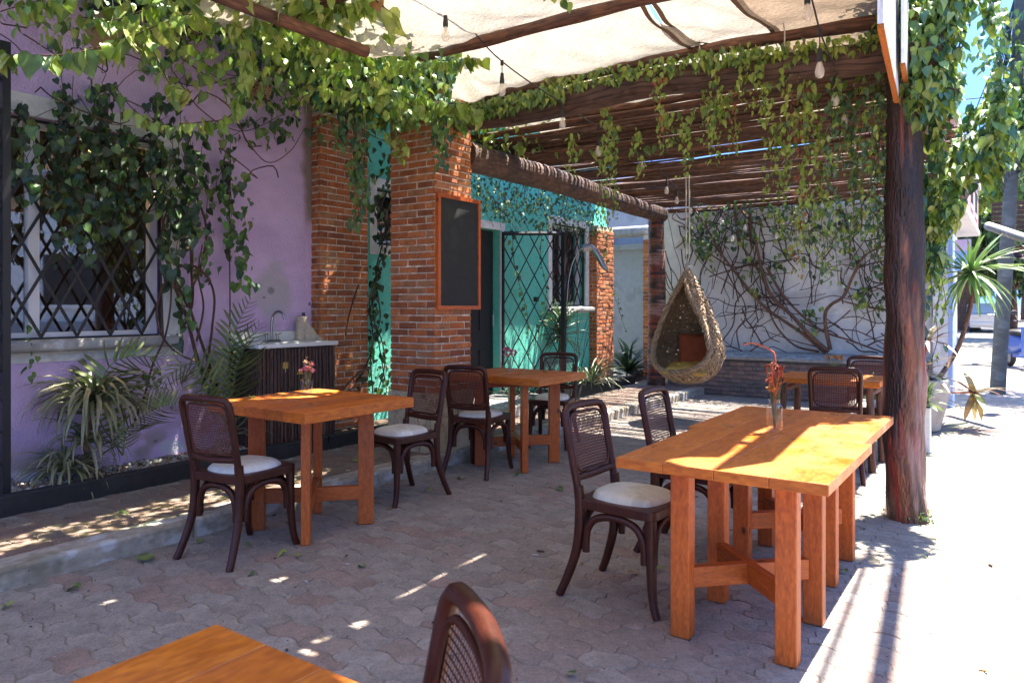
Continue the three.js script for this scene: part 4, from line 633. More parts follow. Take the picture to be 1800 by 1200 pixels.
// ---------------------------------------------------------------- pergola of logs and sticks
const pergola = thing('stick_pergola', 'pergola of thick dark logs roofed with rows of thin crooked sticks', 'pergola');
{
  part('post', tube([[-0.585, -0.05, -5.31], [-0.6, 0.8, -5.3], [-0.6, 1.7, -5.3], [-0.6, 2.95, -5.3]], (t, a) => mix(0.126, 0.104, t) * (1 + 0.04 * Math.sin(t * 17 + 2 * a) + 0.035 * Math.sin(t * 40 + a * 3)), { seg: 70, rad: 30, upv: true, around: 0.8, bump: 0.17, freq: 9 }), M.post, pergola).userData.label = 'thick polished log post with red and grey worn patches';
  part('post', tube([[-4.78, 0, -11.0], [-4.76, 1.4, -11.0], [-4.78, 2.8, -11.0]], [0.15, 0.125], { seg: 24, rad: 14, bump: 0.1 }), M.post, pergola).userData.label = 'dark far log post before the brick pilaster';
  part('beam', tube([[-4.09, 3.01, -5.06], [-3.1, 2.99, -5.08], [-2.2, 3.03, -5.12], [-1.3, 2.97, -5.16], [-0.38, 2.93, -5.2]], (t, a) => mix(0.118, 0.098, t) * (1 + 0.06 * Math.sin(t * 14 + a)), { seg: 60, rad: 18, bump: 0.14 }), M.log, pergola).userData.label = 'massive weathered cross log under the cloth edge';
  part('beam', tube([[-4.2, 2.75, -5.3], [-4.35, 2.79, -7.2], [-4.52, 2.8, -9], [-4.78, 2.84, -11.2]], [0.14, 0.125], { seg: 50, rad: 16, bump: 0.12 }), M.log, pergola);
  part('beam', tube([[-0.6, 2.78, -5.5], [-0.62, 2.79, -8], [-0.62, 2.8, -11.2]], [0.1, 0.1], { seg: 30, rad: 12, bump: 0.12 }), M.log, pergola);
  part('beam', tube([[-5.5, 3.4, -4.98], [-5.2, 3.4, -4.95], [-4.98, 3.38, -4.93]], 0.19, { seg: 12, rad: 18, bump: 0.12 }), M.log, pergola).userData.label = 'short stout log end over the brick pilaster';
  let z = -5.5, k = 0;
  while (z > -11.5) {
    const r = rr(0.012, 0.023), y = 2.965 + 0.032 * Math.sin(z * 5.1) + 0.018 * Math.sin(z * 11.3 + 1) + rr(-0.01, 0.014), a = rr(-5.15, -4.8), b = rr(-0.62, -0.42), n = 7, P = [], dz = rr(-0.1, 0.1); for (let i = 0; i <= n; i++) { const t = i / n; P.push([mix(a, b, t), y + rr(-0.01, 0.01) - 0.03 * Math.sin(t * 3.1), z + dz * (t - 0.5) + rr(-0.028, 0.028)]); }
    const fl = R() < 0.5; part('stick', tube(P, fl ? [r, r * 0.6] : [r * 0.6, r], { seg: 18, rad: 6, bump: 0.3, freq: 30 }), k % 4 === 0 ? M.pole : M.stick, pergola); k++;
    z -= (R() < 0.74 ? rr(0.018, 0.027) : rr(0.04, 0.078)) + (z > -6 ? 0.024 : 0);
  }
}
// ---------------------------------------------------------------- cloth canopy
{
  const c = thing('cloth_canopy', 'sagging cream cloth awning laid over thin wooden poles above the tables', 'awning');
  const PZ = [-8, -7, -6.05, -5.1, -4.05, -3.0, -1.95, -0.9, 0.15, 1.2, 2.2], hy = (z) => 3.175 + 0.012 * (z + 5.1);
  for (const z of PZ.slice(2)) { const e = z < -5.5 ? -3.4 : -3.75; part('pole', tube([[e - 0.15, hy(z) + rr(-0.02, 0.02), z + rr(-0.03, 0.03)], [-2.8, hy(z), z + rr(-0.03, 0.03)], [-1.8, hy(z) + rr(-0.01, 0.02), z + rr(-0.05, 0.05)], [-0.52, hy(z), z - 0.1]], (t, a) => 0.042 * (1 + 0.1 * Math.sin(t * 30)), { seg: 40, rad: 10, bump: 0.16 }), M.pole, c); }
  part('pole', tube([[-3.4, 2.97, -3.3], [-3.44, 2.98, -2.2], [-3.48, 3.03, 0], [-3.5, 3.05, 2]], 0.038, { seg: 30, rad: 10, bump: 0.1 }), M.pole, c);
  const edgeL = [[-8.1, -3.95], [-5.6, -3.95], [-5.1, -3.9], [-4.62, -3.74], [-4.05, -3.26], [-3.5, -3.54], [-3.2, -3.68], [-2.9, -3.78], [-1, -3.78], [2.4, -3.78]];
  const lerpTab = (T, z) => { for (let i = 0; i < T.length - 1; i++) if (z <= T[i + 1][0]) { const t = clamp((z - T[i][0]) / (T[i + 1][0] - T[i][0]), 0, 1); return mix(T[i][1], T[i + 1][1], t * t * (3 - 2 * t)); } return T[T.length - 1][1]; };
  const sag = (z) => { for (let i = 0; i < PZ.length - 1; i++) if (z <= PZ[i + 1]) { const t = clamp((z - PZ[i]) / (PZ[i + 1] - PZ[i]), 0, 1); return Math.sin(Math.PI * t); } return 0; };
  const Y = (x, z, s = 0.1, k = 0) => { const e = clamp((-2.9 - x) / 0.9, 0, 1); return hy(z) + 0.062 + k - s * Math.pow(sag(z), 0.8) * (1 + 0.5 * Math.sin(x * 2.1 + z)) - 0.11 * e * e * (0.4 + sag(z)) + 0.03 * (noise(x * 0.09 + 0.4 + z * 0.05, z * 0.03 + 0.5, 60, 1) - 0.5) + 0.022 * Math.sin(x * 16 + z * 5 + 3 * Math.sin(z * 2.4 + x)) * Math.pow(sag(z), 0.6) * (0.4 + e) + 0.012 * Math.sin(x * 31 - z * 13) * (0.3 + e); };
  const holes = [[-1.79, -3.36, 0.022], [-1.76, -3.06, 0.04], [-1.82, -3.2, 0.018], [-1.7, -2.92, 0.016], [-1.62, -2.6, 0.03], [-2.5, -3.5, 0.02], [-2.9, -2.9, 0.016]];
  const sheet = (name, xl, xr, z0, z1, m, s, k, nx = 70, nz = 170) => { const g = grid(nx, nz, (u, v) => { const z = mix(z0, z1, v), x = mix(xl(z), xr(z), u); return [x, Y(x, z, s, k), z, x, z]; }), P = g.attributes.position, I = g.index.array, keep = []; for (let i = 0; i < I.length; i += 3) { const x = (P.getX(I[i]) + P.getX(I[i + 1]) + P.getX(I[i + 2])) / 3, z = (P.getZ(I[i]) + P.getZ(I[i + 1]) + P.getZ(I[i + 2])) / 3; if (!holes.some(([a, b, r]) => Math.hypot(x - a, (z - b) * 0.7) < r)) keep.push(I[i], I[i + 1], I[i + 2]); } g.setIndex(keep); return part(name, g, m, c); };
  const gap = (z) => 0.0065 * ss(-4.5, -4.38, z) * ss(-3.45, -3.75, z) * (0.75 + 0.5 * Math.sin(z * 23)) + 0.03 * ss(-5.2, -5.12, z) * ss(-4.98, -5.05, z);
  const lap = (z) => 0.05 * (1 - ss(-4.6, -4.42, z) * ss(-3.1, -3.4, z));
  const sx = (z) => -1.875 + 0.02 * Math.sin(z * 3);
  sheet('cloth_panel', (z) => lerpTab(edgeL, z), (z) => sx(z) - gap(z) + lap(z), -8.1, 2.4, M.cloth, 0.1, 0.0);
  const er = (z) => -0.64 + 0.03 * (z + 5) + 0.025 * Math.sin(z * 6) + 0.5 * ss(-2.75, -2.45, z) - [[-3.63, 0.13, 0.09], [-2.1, 0.5, 0.035], [-1.72, 0.5, 0.04]].reduce((a, [c, d, w]) => a + d * ss(1.2, 0.8, Math.abs(z - c) / w), 0);
  sheet('cloth_panel', (z) => sx(z) + gap(z) - lap(z), (z) => -1.36 + 0.03 * Math.sin(z * 2), -8.1, 2.4, M.cloth, 0.085, 0.014, 30);
  sheet('cloth_panel', (z) => -1.42 + 0.03 * Math.sin(z * 2), er, -8.1, 2.4, M.tan, 0.08, 0.028, 40).userData.label = 'browner cloth strip along the street edge';
  for (const [f, k] of [[(z) => sx(z) - gap(z) + lap(z) * 0.2 - 0.03, -0.006], [(z) => sx(z) + gap(z) + 0.028, 0.008], [(z) => -1.405 + 0.03 * Math.sin(z * 2), 0.02]]) part('hem', grid(1, 170, (u, v) => { const z = mix(-8.1, 2.4, v), x = f(z) + (u - 0.5) * 0.03; return [x, Y(x, z, 0.09, k) - 0.006, z, x, z]; }), M.hem, c);
  for (const x of [-2.68, -1.28, -1.86]) { const z = -5.08; part('tie', tube([[x, 3.24, z + 0.05], [x + 0.01, 3.16, z + 0.06], [x, 3.1, z + 0.02], [x + 0.01, 3.05, z - 0.02]], 0.005, { seg: 10, rad: 5 }), M.rope, c); }
}
{ // white sign boards seen almost edge on at the canopy's street corner
  const a = [-0.5, -3.6], b = [-0.605, -4.98], ang = Math.atan2(b[0] - a[0], b[1] - a[1]), L = Math.hypot(b[0] - a[0], b[1] - a[1]);
  const s = thing('sign_board', 'white painted board with raw wooden lower edge hung beside the log post top', 'board', [(a[0] + b[0]) / 2, 2.6, (a[1] + b[1]) / 2], ang);
  part('panel', box(0.012, 0.72, L, [0.007, 0.37, 0], [0, 0, 0], 'z'), M.signWhite, s); part('backing', box(0.012, 0.72, L, [-0.0055, 0.37, 0], [0, 0, 0], 'z'), M.signWhite, s); part('edge_batten', box(0.027, 0.022, L, [0, 0, 0], [0, 0, 0], 'z'), M.ply, s);
  const s2 = thing('sign_board', 'shorter narrow white board just behind the large white board', 'board', [-0.555, 2.72, -4.95], ang);
  part('panel', box(0.02, 0.6, 0.6, [0, 0.31, 0], [0, 0, 0], 'z'), M.signWhite, s2); part('edge_batten', box(0.026, 0.018, 0.6, [0, 0, 0], [0, 0, 0], 'z'), M.ply, s2);
}
// ---------------------------------------------------------------- festoon lights
function festoon(label, cable, bulbs, r = 0.005) {
  const t = thing('string_light', label, 'string lights'); part('cable', tube(cable, r, { seg: 60, rad: 6 }), M.rubber, t); const CC = new THREE.CatmullRomCurve3(cable.map(V), false, 'centripetal');
  for (const [p] of bulbs) {
    let best = null, bd = 9; for (let i = 0; i <= 240; i++) { const q = CC.getPointAt(i / 240), d = Math.hypot(q.x - p[0], q.z - p[2]) + 0.2 * Math.abs(q.y - p[1]); if (d < bd) { bd = d; best = q; } } p[0] = best.x; p[2] = best.z; p[1] = Math.min(p[1], best.y - 0.06); const drop = best.y - p[1];
    const s = part('socket', [new THREE.CylinderGeometry(0.011, 0.017, 0.055, 12).translate(0, 0, 0), new THREE.CylinderGeometry(0.017, 0.016, 0.02, 12).translate(0, -0.037, 0), rod([0, 0.02, 0], [0, drop, 0], 0.0035, 5), new THREE.CylinderGeometry(0.012, 0.012, 0.035, 8).translate(0, drop - 0.01, 0)], M.rubber, t); s.position.copy(V(p));
    const g = part('bulb', lathe([[0.012, -0.045], [0.015, -0.055], [0.024, -0.085], [0.0265, -0.105], [0.022, -0.125], [0.01, -0.136], [0, -0.138]], 16), M.bulbGlass, s);
    part('filament', [rod([-0.006, -0.05, 0], [-0.008, -0.115, 0], 0.0012, 4), rod([0.006, -0.05, 0], [0.008, -0.115, 0], 0.0012, 4), rod([0, -0.05, 0.004], [0, -0.115, 0.006], 0.0012, 4), new THREE.CylinderGeometry(0.005, 0.004, 0.03, 6).translate(0, -0.06, 0)], M.filament, s);
  }
}
M.filament = mat({ color: col(0.9, 0.75, 0.5), roughness: 0.5 });
M.bulbGlass = mat({ color: col(0.95, 0.92, 0.86), roughness: 0.05, transmission: 0.72, thickness: 0, side: THREE.DoubleSide });
festoon('cable of clear bulbs crossing under the cream cloth toward the egg chair', [[-3.082,3.502,-2.976],[-2.914,3.279,-3.456],[-2.991,3.1,-4.133],[-2.928,2.942,-4.905],[-2.967,2.903,-5.607],[-3.124,2.967,-6.592],[-3.446,2.811,-8.557]], [[-2.947,3.131,-3.495],[-2.961,2.973,-4.214],[-2.968,2.88,-4.938],[-2.987,2.781,-5.593],[-3.327,2.951,-6.938],[-3.523,2.873,-8.018],[-3.617,2.825,-8.925]].map((p, i) => [p, [0.11, 0.13, 0.08, 0.1, 0.05, 0.04, 0.04][i]]));
festoon('cable of clear bulbs dropping beside the white board near the log post', [[-.971,3.259,-4.069],[-.924,3.028,-4.222],[-.913,2.905,-4.351],[-.972,2.912,-5.04],[-1.042,2.924,-5.599],[-1.221,2.961,-7.176]], [[-.995,3.041,-4.173],[-.913,2.771,-4.351],[-.98,2.804,-5.155],[-1.068,2.931,-6.066],[-1.36,2.966,-8.052]].map((p, i) => [p, [0.12, 0.13, 0.1, 0.12, 0.05][i]]));
festoon('string of tiny far bulbs looping before the vine covered white wall', [[-3.706,2.908,-9.106],[-3.533,2.743,-9.469],[-3.331,2.678,-9.851],[-3.19,2.43,-9.948],[-3.056,2.585,-10.04],[-2.76,2.491,-10.488],[-2.442,2.634,-10.95],[-2.057,2.876,-11.216]], [[-3.534,2.759,-9.346],[-3.331,2.724,-9.851],[-3.203,2.407,-9.939],[-3.063,2.647,-10.036],[-2.76,2.514,-10.488],[-2.442,2.666,-10.95]].map((p) => [p, 0.04]), 0.004);
{ // spotlight on the log, woven pendant shades, hanging basket
  const P = [[-4.828,3.204,-4.566],[-4.728,2.988,-4.635]]; const s = thing('spotlight', 'small round black spotlight on the log over the brick pilaster', 'spotlight', P[0]);
  part('housing', place(new THREE.CylinderGeometry(0.05, 0.045, 0.12, 18, 1, true), [0, 0, 0], [Math.PI / 2, 0, 0]), M.rubber, s); part('lens', place(new THREE.CylinderGeometry(0.028, 0.028, 0.02, 16), [0, 0, 0.04], [Math.PI / 2, 0, 0]), mat({ color: col(0.5, 0.42, 0.36), roughness: 0.3 }), s); part('bracket', rod([0, 0.04, -0.02], [-0.03, 0.22, -0.05], 0.012), M.rubber, s); s.rotation.set(0.3, 0.5, 0);
  const woven = (name, label, cat, p, rx, h, up) => { const t = thing(name, label, cat, p), g = []; for (let i = 0; i < 240; i++) { const y = R(), a = R() * 6.3, L = rr(0.4, 1.2), q = []; for (let j = 0; j <= 5; j++) { const aa = a + L * j / 5, yy = clamp(y + 0.05 * Math.sin(j * 1.3 + i) - (R() - 0.5) * 0.04, 0, 1), r = rx * (0.62 + 0.38 * Math.sin(Math.PI * Math.pow(yy, 0.8))) * rr(0.96, 1.05); q.push([Math.cos(aa) * r, -h * yy, Math.sin(aa) * r]); } g.push(tube(q, rr(0.0016, 0.003), { seg: 6, rad: 4, caps: false })); } stuff(part('wicker_weave', g, M.wickerIn, t)); part('inner_shade', lathe([[rx * 0.55, 0], [rx * 0.88, -h * 0.4], [rx * 0.9, -h * 0.6], [rx * 0.6, -h]], 18), mat({ color: col(0.03, 0.022, 0.016), roughness: 0.9, side: THREE.DoubleSide }), t); part('cord', tube([[0, 0, 0], [0.005, up / 2, 0], [0, up, 0]], 0.004, { seg: 6, rad: 5 }), M.rubber, t); return t; };
  const W = [[-4.42,2.993,-3.268],[-4.518,3.309,-2.836],[-4.404,3.053,-2.186]];
  woven('woven_lamp', 'dark woven basket lamp hanging before the purple wall', 'lamp', W[0], 0.075, 0.165, 0.5);
  woven('woven_lamp', 'brown woven lamp half hidden high in the vine leaves', 'lamp', W[1], 0.085, 0.16, 0.4);
  const hp = thing('hanging_basket', 'dark woven hanging basket under the logs at the top left', 'basket', W[2]); part('basket', lathe([[0, -0.2], [0.06, -0.19], [0.1, -0.14], [0.115, -0.06], [0.1, 0.0]], 20), M.wickerIn, hp); part('inner_pot', new THREE.CylinderGeometry(0.085, 0.075, 0.3, 18).translate(0, 0.09, 0), M.blackPaint, hp); for (const s of [-1, 1]) part('cord', rod([s * 0.09, 0.0, 0], [0, 0.7, 0], 0.003), M.rope, hp);
}

// ---------------------------------------------------------------- climbing vines
function strandLeaves(list, pts, step, kinds, size, o = {}) { // leaves hanging on both sides of a stem
  along(pts, step, (p, d, t, i) => { if (R() < (o.skip ?? 0.08)) return; for (let k = 0; k < (o.per ?? 1); k++) { const s = rr(size[0] * 0.75, size[1] * 1.12) * (o.taper ? mix(1, 0.55, t) : 1), yaw = (o.yaw ?? 0.3) + rr(-1.2, 1.2), q = p.clone().add(new THREE.Vector3(rr(-1, 1), rr(-0.7, 0.1), rr(-1, 1)).multiplyScalar(o.off ?? 0.02)); list.push([pick(LV[pick(kinds)]), lm(q, s, yaw, rr(-0.75, 0.35), rr(-0.55, 0.55))]); } });
}
const stem = (pts, r, parent, m = M.trunk, name = 'stem', seg) => part(name, tube(pts, r, { seg: seg ?? Math.max(8, pts.length * 5), rad: 5, caps: false }), m, parent);
const drop = ([a, y1, d], sway = 0.03) => { const A = V(a), n = 6, out = []; for (let i = 0; i <= n; i++) out.push([A.x + rr(-sway, sway) * i / n, A.y - y1 * i / n, A.z + rr(-sway, sway) * i / n]); return out; };
const VT = mat({ map: mapped(tBark, 0.5, 0.1), color: col(0.85, 0.78, 0.7), roughness: 0.9 });
{ // 1. bright vine tumbling over the canopy's house side
  const v = thing('climbing_vine', 'sunlit vine with big bright heart leaves trailing in from the upper left', 'vine'), L = [];
  const runs = [
    [[[-4.25,2.625,-1.563],[-4.084,2.625,-1.677],[-3.996,2.648,-1.799],[-3.919,2.775,-2.034],[-3.898,2.959,-2.292],[-3.827,3.127,-2.583]], 0.05, [0.072, 0.118], 0.02],
    [[[-4.127,2.916,-2.255],[-3.998,2.737,-2.283],[-3.898,2.593,-2.292],[-3.773,2.547,-2.317]], 0.05, [0.065, 0.111], 0.02],
    [[[-3.738,3.095,-2.523],[-3.688,2.889,-2.619],[-3.661,2.836,-2.638],[-3.726,2.737,-2.653],[-3.759,2.62,-2.631],[-3.803,2.473,-2.6],[-3.878,2.427,-2.488],[-3.953,2.408,-2.375]], 0.045, [0.050, 0.096], 0.02],
    [[[-4.464,2.683,-2.266],[-4.324,2.533,-2.301],[-4.192,2.447,-2.332],[-4.11,2.413,-2.388]], 0.05, [0.050, 0.081], 0.02],
    [[[-4.211,2.935,-1.954],[-4.058,2.92,-2.06],[-3.905,2.982,-2.165]], 0.06, [0.065, 0.104], 0.02],
    [[[-3.706,3.263,-2.789],[-3.509,3.178,-2.924],[-3.417,3.195,-3.11],[-3.172,3.212,-3.157]], 0.035, [0.072, 0.118], 0.05],
    [[[-2.495,2.857,-2.409],[-2.451,2.778,-2.439],[-2.386,2.712,-2.484]], 0.05, [0.086, 0.111], 0.03],
    [[[-4.052,3.213,-3.279],[-3.844,3.116,-3.422],[-3.742,3.21,-3.614],[-3.617,3.186,-3.822],[-3.483,3.262,-4.036],[-3.291,3.277,-4.29]], 0.04, [0.058, 0.096], 0.04],
    [[[-3.65,3.077,-3.799],[-3.467,3.093,-3.925],[-3.348,3.139,-4.129],[-3.196,3.16,-4.234]], 0.035, [0.058, 0.096], 0.03],
    [[[-4.003,2.894,-3.435],[-3.84,2.854,-3.547],[-3.677,2.973,-3.659],[-3.482,3.092,-3.794]], 0.045, [0.058, 0.089], 0.03],
    [[[-4.002,3.066,-4.042],[-3.841,3.001,-4.153],[-3.645,2.914,-4.289],[-3.466,2.892,-4.412],[-3.387,2.806,-4.466]], 0.03, [0.058, 0.096], 0.04],
    [[[-3.767,3.287,-3.232],[-3.721,3.176,-3.386],[-3.749,3.085,-3.731],[-3.825,2.929,-4.043],[-3.77,2.849,-4.203]], 0.035, [0.058, 0.089], 0.06],
    [[[-1.907,2.945,-3.058],[-1.849,2.884,-3.098],[-1.815,2.861,-3.122]], 0.03, [0.036, 0.052], 0.02],
    [[[-4.454,2.926,-1.665],[-4.33,2.971,-1.751],[-4.156,3.017,-1.871]], 0.04, [0.065, 0.104], 0.03],
    [[[-3.992,3.207,-2.835],[-3.899,3.138,-3.02],[-3.846,3.195,-3.3],[-3.765,3.29,-3.477]], 0.035, [0.058, 0.096], 0.05],
  ];
  for (const [pts, st, size, off] of runs) { stem(pts, 0.0035, v, VT); strandLeaves(L, pts, st, ['heartbright', 'heartbright', 'ovatebright', 'smallbright', 'heartmid', 'heartbright', ...(R() < 0.3 ? ['heartturn'] : [])], size, { off, yaw: 0.35, skip: 0.05, per: off > 0.03 ? 3 : 2 }); }
  leafOut(v, L, 300);
}
{ // 2. thick tangle resting overhead between house and canopy
  const v = thing('climbing_vine', 'dense shaded vine tangle roofing the strip between purple wall and cloth', 'vine'), L = [];
  for (let i = 0; i < 40; i++) { const a = [rr(-5.5, -4.2), rr(3.3, 3.9), rr(-5.3, -1.2)], b = [rr(-4.6, -3.6), rr(3.3, 3.8), a[2] + rr(-1.2, 1.2)]; stem(wiggle(a, b, 5, 0.16), rr(0.003, 0.009), v, VT, 'stem', 14); }
  for (let i = 0; i < 16; i++) { const a = [rr(-5.5, -5.2), rr(2.6, 3.3), rr(-4.6, -1.6)], b = [a[0] + rr(0.1, 1), a[1] + rr(-0.5, 0.4), a[2] + rr(-0.8, 0.8)]; stem(wiggle(a, b, 5, 0.18), rr(0.002, 0.006), v, VT, 'stem', 14); }
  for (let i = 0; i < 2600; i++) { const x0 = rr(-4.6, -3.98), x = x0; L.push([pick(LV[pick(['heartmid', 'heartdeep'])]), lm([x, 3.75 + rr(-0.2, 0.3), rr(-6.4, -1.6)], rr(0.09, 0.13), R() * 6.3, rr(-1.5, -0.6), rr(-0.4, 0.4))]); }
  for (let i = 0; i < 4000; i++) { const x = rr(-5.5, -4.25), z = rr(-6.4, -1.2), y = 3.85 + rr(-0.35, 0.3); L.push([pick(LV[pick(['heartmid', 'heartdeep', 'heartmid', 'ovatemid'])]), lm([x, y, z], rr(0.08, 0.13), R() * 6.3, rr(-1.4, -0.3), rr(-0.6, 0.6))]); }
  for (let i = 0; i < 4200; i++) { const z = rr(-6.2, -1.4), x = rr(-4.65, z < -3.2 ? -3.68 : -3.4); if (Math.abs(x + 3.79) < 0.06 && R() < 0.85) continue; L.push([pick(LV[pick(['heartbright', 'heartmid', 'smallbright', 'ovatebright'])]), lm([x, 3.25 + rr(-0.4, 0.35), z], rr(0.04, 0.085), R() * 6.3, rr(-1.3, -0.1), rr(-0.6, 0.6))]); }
  for (let i = 0; i < 900; i++) L.push([pick(LV[pick(['heartbright', 'heartmid', 'ovatebright'])]), lm([rr(-3.8, -3.2), 3.25 + rr(-0.25, 0.3), rr(-3.9, -1.5)], rr(0.05, 0.09), R() * 6.3, rr(-1.3, -0.1), rr(-0.6, 0.6))]);
  for (let i = 0; i < 700; i++) { const x = -5.45 + 1.1 * R() * R(), z = rr(-4.9, -1.9); if (noise(z * 0.3 + 0.5, x * 0.3 + 3, 12, 2) < 0.5) continue; L.push([pick(LV[pick(['heartdeep', 'heartmid', 'smallmid'])]), lm([x, rr(2.75, 3.5), z], rr(0.05, 0.09), R() * 6.3, rr(-1.0, 0.1), rr(-0.6, 0.6))]); }
  leafOut(v, L, 120);
}
{ // 3. dark vine over the big window, with curling woody stems
  const v = thing('climbing_vine', 'dark leaved vine hanging over the large window with looping woody stems', 'vine'), L = [];
  const X = -5.42;
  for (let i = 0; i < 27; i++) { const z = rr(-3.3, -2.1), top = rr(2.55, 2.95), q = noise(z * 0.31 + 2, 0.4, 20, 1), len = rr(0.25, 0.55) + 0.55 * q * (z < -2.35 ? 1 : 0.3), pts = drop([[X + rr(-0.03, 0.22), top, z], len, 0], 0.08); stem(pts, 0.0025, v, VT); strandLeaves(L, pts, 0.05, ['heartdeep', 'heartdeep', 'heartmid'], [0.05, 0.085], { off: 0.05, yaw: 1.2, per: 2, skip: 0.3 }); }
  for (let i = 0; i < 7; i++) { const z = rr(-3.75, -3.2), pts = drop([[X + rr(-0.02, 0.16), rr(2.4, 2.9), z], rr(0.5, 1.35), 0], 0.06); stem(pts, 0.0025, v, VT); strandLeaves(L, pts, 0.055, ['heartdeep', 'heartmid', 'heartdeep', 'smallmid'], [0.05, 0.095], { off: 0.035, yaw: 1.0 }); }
  for (const [pts, r] of [
    [[[-5.38,2.002,-3.329],[-5.38,1.666,-3.338],[-5.38,1.351,-3.333],[-5.38,1.195,-3.266]], 0.016], [[[-5.36,0.39,-3.644],[-5.36,0.616,-3.499],[-5.36,0.968,-3.365],[-5.36,1.262,-3.283],[-5.36,1.57,-3.165],[-5.36,1.872,-3.106],[-5.36,2.256,-3.052]], 0.016], [[[-5.33,0.467,-3.613],[-5.33,0.851,-3.449],[-5.33,1.168,-3.48],[-5.33,1.442,-3.5],[-5.33,1.578,-3.449],[-5.33,1.673,-3.331],[-5.33,1.658,-3.189],[-5.33,1.524,-3.079],[-5.33,1.33,-3.021],[-5.33,1.158,-3.052],[-5.33,1.001,-3.18],[-5.33,0.901,-3.37],[-5.33,0.613,-3.546]], 0.011], [[[-5.36,0.656,-3.566],[-5.36,1.125,-3.389],[-5.36,1.418,-3.302],[-5.36,1.668,-3.399],[-5.36,1.989,-3.449],[-5.36,2.294,-3.34]], 0.013],
    [[[-5.35,0.476,-2.847],[-5.35,0.716,-2.945],[-5.35,0.924,-3.002],[-5.35,1.135,-3.1],[-5.35,1.439,-3.146],[-5.35,1.743,-3.127],[-5.35,2.006,-3.146]], 0.009], [[[-5.37,1.134,-3.093],[-5.37,1.525,-3.08],[-5.37,1.871,-3.075],[-5.37,2.183,-3.157],[-5.37,2.424,-3.298]], 0.008], [[[-5.34,1.351,-3.28],[-5.34,1.634,-3.14],[-5.34,1.719,-3.094]], 0.012], [[[-5.36,0.6,-3.655],[-5.36,1.257,-3.665],[-5.36,2.008,-3.66],[-5.36,2.573,-3.671]], 0.007], [[[-5.3,1.084,-3.327],[-5.3,1.351,-3.386],[-5.3,1.619,-3.342],[-5.3,1.845,-3.376]], 0.009],
    [[[-5.4,2.773,-3.835],[-5.4,2.617,-4.064],[-5.4,2.759,-4.307],[-5.4,2.996,-4.467]], 0.005], [[[-5.42,3.207,-3.187],[-5.42,2.951,-3.427],[-5.42,2.84,-3.793],[-5.42,3.085,-4.261]], 0.005], [[[-5.42,3.159,-2.158],[-5.42,3.058,-2.477],[-5.42,3.218,-2.834],[-5.42,3.11,-3.329],[-5.42,3.365,-3.962],[-5.42,3.404,-4.516]], 0.005], [[[-5.42,3.431,-3.05],[-5.42,3.29,-3.329],[-5.42,3.198,-3.685],[-5.42,3.479,-4.02],[-5.42,3.701,-4.451]], 0.006],
  ]) part('woody_stem', tube(pts, (t) => mix(r, r * 0.6, t), { seg: pts.length * 6, rad: 7, bump: 0.15 }), VT, v);
  for (const pts of [[[-5.3,2.483,-3.736],[-5.3,2.297,-3.764],[-5.3,2.011,-3.736],[-5.3,1.776,-3.753],[-5.3,1.539,-3.709]], [[-5.3,2.601,-3.603],[-5.3,2.322,-3.593],[-5.3,2.088,-3.562],[-5.3,1.906,-3.593]], [[-5.28,1.527,-3.243],[-5.28,1.351,-3.22],[-5.28,1.263,-3.291]], [[-5.3,1.957,-3.656],[-5.3,1.775,-3.736],[-5.3,1.541,-3.802]], [[-5.3,1.997,-3.327],[-5.3,1.801,-3.4],[-5.3,1.671,-3.5]]]) strandLeaves(L, pts, 0.035, ['heartmid', 'heartblue', 'ovatemid'], [0.05, 0.09], { off: 0.05, yaw: 0.9 });
  for (const pts of [[[-5.4,1.277,-2.201],[-5.4,1.164,-2.19],[-5.4,1.05,-2.197],[-5.4,0.9,-2.183]], [[-5.3,0.89,-2.918],[-5.3,0.813,-2.833],[-5.3,0.82,-3.004],[-5.3,0.97,-2.982]]]) strandLeaves(L, pts, 0.03, ['smallmid', 'heartmid'], [0.04, 0.06], { off: 0.03, yaw: 1 });
  leafOut(v, L, 260);
}
